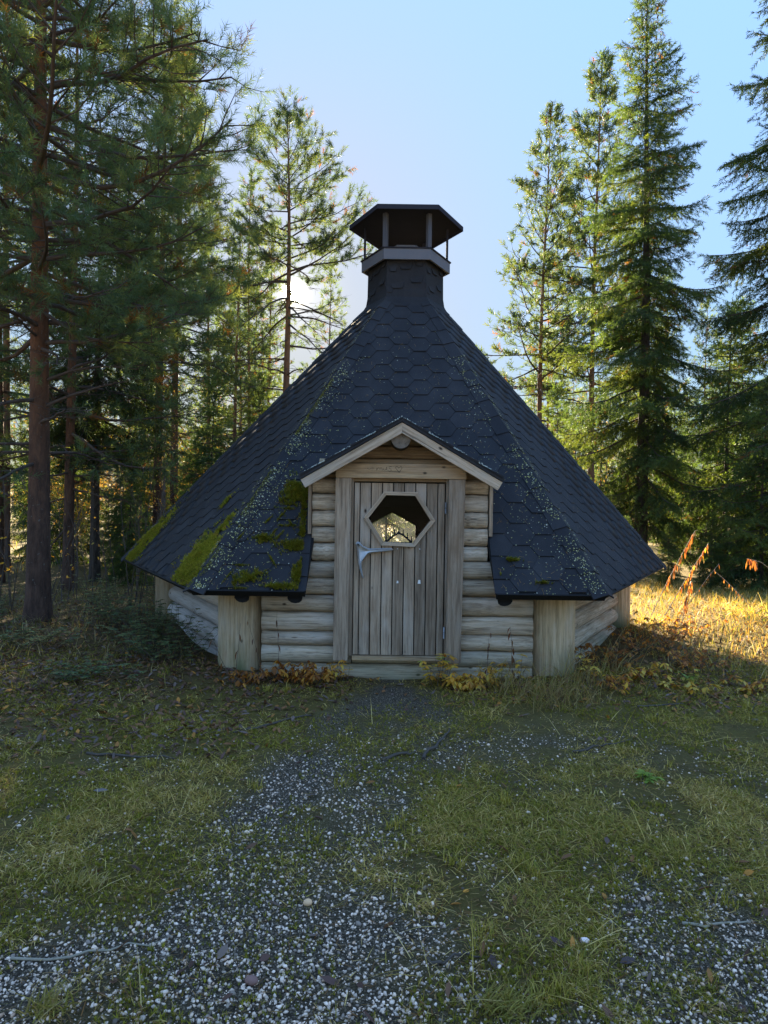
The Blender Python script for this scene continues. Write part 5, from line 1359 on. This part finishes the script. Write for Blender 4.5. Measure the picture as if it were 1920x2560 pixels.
stalk(gb(3.42, 8.30), (4.02, 8.30, 1.10), .04, 42, .10, 'leaning dead stalk with a golden leaf bunch at its tip, next to the tallest', np.concatenate([HANG, YEL[:1]]))
stalk(gb(3.60, 8.1), (3.72, 8.1, .66), .05, 36, .095, 'short upright dead stalk full of rusty leaves below the eave corner')
stalk(gb(3.75, 8.55), (4.25, 8.5, .84), .03, 9, .07, 'thin pale stalk leaning away from the hut with few leaves')
stalk(gb(4.85, 8.6), (4.30, 8.7, .72), .05, 8, .06, 'thin reddish stalk leaning towards the hut in the sun')
stalk(gb(5.35, 8.5), (4.60, 8.5, .90), .35, 12, .13, 'arched stalk at the picture\'s edge with one curled orange leaf bunch', t0=.86)
stalk(gb(4.9, 8.4), (4.94, 8.4, .86), .0, 20, .12, 'upright stalk at the picture\'s edge with a hanging orange leaf bunch', t0=.78)
DK = np.array([[.10, .045, .03], [.13, .07, .035], [.08, .04, .03]])
stalk(gb(-.86, 5.66), (-.90, 5.70, .60), .0, 5, .07, 'thin dark stalk against the logs left of the door', DK, .1, r=.0022)
stalk(gb(-.98, 5.62), (-1.14, 5.68, .52), .1, 5, .07, 'short drooping stalk beside the mossy-side corner post', DK, .1, r=.002)
stalk(gb(-1.22, 5.50), (-1.40, 5.48, .42), .05, 3, .10, 'dark leafless forked twig in front of the corner post', DK, .4, r=.003)
stalk(gb(-1.20, 5.48), (-1.16, 5.5, .52), .0, 3, .10, 'dark upright twig in front of the corner post', DK, .3, r=.003)
stalk(gb(1.10, 5.62), (1.08, 5.66, .50), .0, 9, .10, 'dark red withered stalk against the logs right of the door', DK, .3, r=.0025)
stalk(gb(.86, 5.55), (.90, 5.6, .46), .0, 7, .06, 'thin dark stalk between the door casing and the withered red stalk', DK, .35, r=.0022)
stalk(gb(3.3, 6.6), (3.36, 6.6, .40), .0, 9, .07, 'black withered stalk standing at the edge of the sun', DK * .5, .3, r=.0025)
# bare willow stems behind the big pine
wg = np.random.default_rng(8)
def sapling(x, y, h, label, group):
    o = thing(empty('willow_stem', gb(x, y)), label, 'sapling', group)
    pts = bent((0, 0, -.05), (wg.normal(0, .16) * h, wg.normal(0, .1) * h, h), 8, .02, wg); V, T = tube_arrays(pts, np.linspace(.008, .002, 8), 5); a = Acc(); a.add(V, T)
    for i in range(6):
        k = int(wg.integers(2, 7)); d = np.array([wg.normal(0, .5), wg.normal(0, .4), .8]); V, T = tube_arrays(bent(pts[k], pts[k] + d * h * .22, 4, .03, wg), [.004, .003, .002, .001], 3); a.add(V, T)
    a.obj('stems', M['twig'], o)
    lv = Acc(); n_ = int(wg.integers(3, 9)); P = pts[wg.integers(3, 8, n_)] + wg.normal(0, .10, (n_, 3))
    leaves(lv, P, wg.normal(0, 1, (n_, 3)), np.full(n_, .05), YEL[wg.integers(0, 4, n_)], wg); lv.obj('leaves', M['leaf'], o)
for i in range(44):
    x = wg.uniform(-5.4, -2.8); y = wg.uniform(8.2, 11.5); sapling(x, y, wg.uniform(.8, 2.1), 'thin bare willow stem between the big pine and the hut', 'bare willow stems behind the big pine')
for i in range(7):
    x = wg.uniform(-5.3, -4.3); y = wg.uniform(6.9, 8.6); sapling(x, y, wg.uniform(.7, 1.5), 'thin bare willow stem at the picture\'s edge, left of the big pine', 'bare willow stems left of the big pine')
# birch and rowan bushes with yellow leaves in the sun behind
def leaf_tree(name, H, Rr, n_, cols, seed, ls=.07):
    t_ = Acc(); l_ = Acc(); g = np.random.default_rng(seed)
    V, T, P, rad = trunk_mesh(H, .012 * H, g, .2, 7); t_.add(V, T)
    ends = []
    for i in range(int(9 + 5 * H)):
        z = H * g.uniform(.18, .98); a = g.uniform(0, 6.28); L = Rr * g.uniform(.4, 1.1) * (1.15 - .7 * z / H)
        p0 = np.array([np.interp(z, P[:, 2], P[:, 0]), np.interp(z, P[:, 2], P[:, 1]), z]); p1 = p0 + np.array([math.cos(a) * L, math.sin(a) * L, L * g.uniform(.2, .9)])
        pt = bent(p0, p1, 6, .08, g); V, T = tube_arrays(pt, np.linspace(.004 + .004 * L, .0015, 6), 4, False); t_.add(V, T)
        for j in range(4):
            k = int(g.integers(2, 6)); e = pt[k] + g.normal(0, .16, 3) * L; V, T = tube_arrays([pt[k], e], [.0025, .001], 3, False); t_.add(V, T); ends += [pt[k], e]
    ends = np.array(ends); c_ = ends[g.integers(0, len(ends), n_)] + g.normal(0, .12, (n_, 3))
    leaves(l_, c_, g.normal(0, 1, (n_, 3)), ls * g.uniform(.6, 1.2, n_), cols[g.integers(0, len(cols), n_)] * g.uniform(.7, 1.2, (n_, 1)), g)
    return t_.mesh(name + '_trunk', M['bark_birch'], True), l_.mesh(name + '_crown', M['leaf'])
BY = np.array([[.32, .27, .05], [.24, .25, .05], [.38, .24, .06], [.18, .20, .05]]); BO = np.array([[.38, .18, .05], [.30, .14, .06], [.34, .25, .07]])
bush = [leaf_tree('birch_bush', 3.6, 1.1, 1500, BY, 1), leaf_tree('rowan_bush', 2.8, 1.0, 1300, np.concatenate([BO, BY]), 2), leaf_tree('thin_birch', 5.0, 1.0, 700, BY, 3, .06), leaf_tree('bare_birch', 6.5, 1.2, 40, BY, 4, .05)]
def plant_bush(i, x, y, s, rz, label, group=None):
    o = empty(('birch_bush', 'rowan_bush', 'birch_tree', 'birch_tree')[i], (x, y, float(gz(x, y)) - .05), rz); o.scale = (s,) * 3
    thing(o, label, 'tree' if i > 1 else 'bush', group); link(bpy.data.objects.new('trunk', bush[i][0]), o); link(bpy.data.objects.new('crown', bush[i][1]), o)
bl = [(1, -6.6, 19.0, .9, 'orange-leaved bush glowing between the dark spruce stem and the paired pines'), (0, -7.8, 18.0, 1.0, 'yellow birch bush behind the dark spruce stem'),
      (0, -9.5, 19.5, 1.1, 'yellow birch bush at the picture\'s edge beyond the big pine'), (1, -11.0, 22.5, 1.0, 'orange bush across the sunny clearing'),
      (2, -5.4, 25.0, 1.1, 'thin birch with yellow leaves above the mossy slope'), (0, -6.9, 26.0, 1.2, 'far yellow bush between pine stems'),
      (3, 4.25, 27.0, 1.0, 'leafless thin birch just right of the roof slope'), (0, 8.6, 22.0, .9, 'yellow-green bush between the spruces beyond the plain eave'), (1, 11.2, 24.0, .9, 'orange bush under the far spruces')]
bl += [(0, -.15, 17.5, .62, 'yellow-green bush seen through the hut\'s two windows'), (0, .75, 19.0, .7, 'second yellow-green bush behind the hut, seen through the windows'), (2, -4.6, 14.0, .6, 'thin yellow birch sapling behind the mossy eave corner'),
       (0, -6.2, 13.6, .6, 'low yellow bush under the dark spruce skirt'), (1, -8.2, 13.2, .6, 'low orange bush left of the big trunk'), (2, -5.6, 17.2, .9, 'birch sapling between the paired pines'),
       (0, -7.0, 15.0, .8, 'green-yellow bush between trunks behind the big pine')]
for (i, x, y, s, lb) in bl: plant_bush(i, x, y, s, x * 1.7, lb)
bgx = random.Random(12)
for i in range(26):
    y = bgx.uniform(22, 48); x = bgx.choice([bgx.uniform(-.62, -.12), bgx.uniform(-.62, -.2), bgx.uniform(.2, .62)]) * y
    k = bgx.randrange(3)
    plant_bush(k, x, y, bgx.uniform(.8, 1.4), bgx.uniform(0, 6), ('distant yellow birch bush in the undergrowth', 'distant orange rowan bush in the undergrowth', 'distant thin yellow birch in the undergrowth')[k], ('distant birch bushes', 'distant rowan bushes', 'distant thin birches')[k])
# sticks and loose bits on the ground
def stick(p, q, r, label, name='stick', pale=False):
    p = np.array([p[0], p[1], float(gz(*p)) + r]); q = np.array([q[0], q[1], float(gz(*q)) + r]); n_ = 9; t = np.linspace(0, 1, n_)[:, None]
    P = p + (q - p) * t + vg.normal(0, .012, (n_, 3)) * np.array([1, 1, .25]); P[:, 2] = np.maximum(P[:, 2], gz(P[:, 0], P[:, 1]) + r * .6)
    V, T = tube_arrays(P, np.linspace(r, r * .5, n_), 6); o = obj_np(name, V, T, M['straw_wood'] if pale else M['twig'], None, smooth=True)
    return thing(o, label, 'stick', 'sticks on the ground')
stick((-.95, 4.38), (-.50, 4.80), .010, 'long dark stick lying left of the gravel path')
stick((-1.75, 4.02), (-1.22, 3.95), .009, 'dark stick in the grass far left of the path')
stick((1.18, 4.14), (1.60, 4.33), .008, 'dark stick lying right of the path in the moss')
stick((1.11, 2.43), (1.36, 2.45), .006, 'pale stick on the gravel at the right', pale=True)
stick((-1.22, 2.20), (-.72, 2.30), .005, 'pale straw-like stick at the lower left corner', pale=True)
stick((.25, 4.05), (.48, 4.52), .012, 'short thick rotten stick on the path')
stick((.0, 3.98), (.2, 4.12), .013, 'short rotten branch piece in the middle of the path')
stick((.18, 2.22), (.33, 2.26), .006, 'curved dark twig on the gravel strip')
stick((1.9, 5.05), (2.35, 5.18), .008, 'dark twig in front of the bramble clumps')
stick((2.75, 4.95), (2.98, 5.3), .006, 'thin twig sticking out by the sunny grass')
# a few larger single leaves and stones
for (x, y, s, c, lb) in ((-1.46, 3.50, .075, (.16, .16, .19), 'large wet grey leaf lying on the left grass'), (.34, 2.60, .035, (.55, .30, .06), 'single small orange leaf in the grass'),
                         (-.52, 2.24, .07, (.15, .13, .13), 'grey-brown leaf on the left gravel'), (.62, 2.30, .07, (.07, .05, .06), 'dark purple leaf near the grass cushion'),
                         (.83, 2.22, .07, (.06, .05, .06), 'dark wet leaf on the right gravel'), (.38, 2.20, .065, (.06, .045, .05), 'dark leaf left of the dark purple one'),
                         (1.02, 3.0, .06, (.11, .08, .08), 'brown leaf in the right grass'), (-.15, 2.12, .07, (.09, .06, .06), 'brown leaf in the middle gravel')):
    a_ = Acc(); leaves(a_, np.array([[0, 0, .012]]), np.array([[.15, -.2, 1.0]]), np.array([[s * .9, s, s * .5]]), np.array([c])); o = a_.obj('fallen_leaf', M['litter']); o.location = gb(x, y); thing(o, lb, 'leaf', 'single fallen leaves')
for (x, y, s, c, lb) in ((-.27, 2.55, .022, (.48, .36, .24), 'tan stone among the white gravel'), (-.40, 2.12, .026, (.16, .11, .11), 'dark reddish stone in the left gravel'), (.72, 2.33, .02, (.6, .58, .62), 'white stone by the grass cushion')):
    g2 = np.random.default_rng(int(s * 1000)); V = ico_v * g2.uniform(.8, 1.2, (12, 1)) * np.array([1.2, .9, .7]) * s
    o = obj_np('stone', V, ico_f, M['stone'], None, tint=np.tile(c, (12, 1)), smooth=False); o.location = (x, y, float(gz(x, y)) + s * .35)
    md = o.modifiers.new('s', 'SUBSURF'); md.levels = md.render_levels = 1
    thing(o, lb, 'stone', 'larger stones in the gravel')
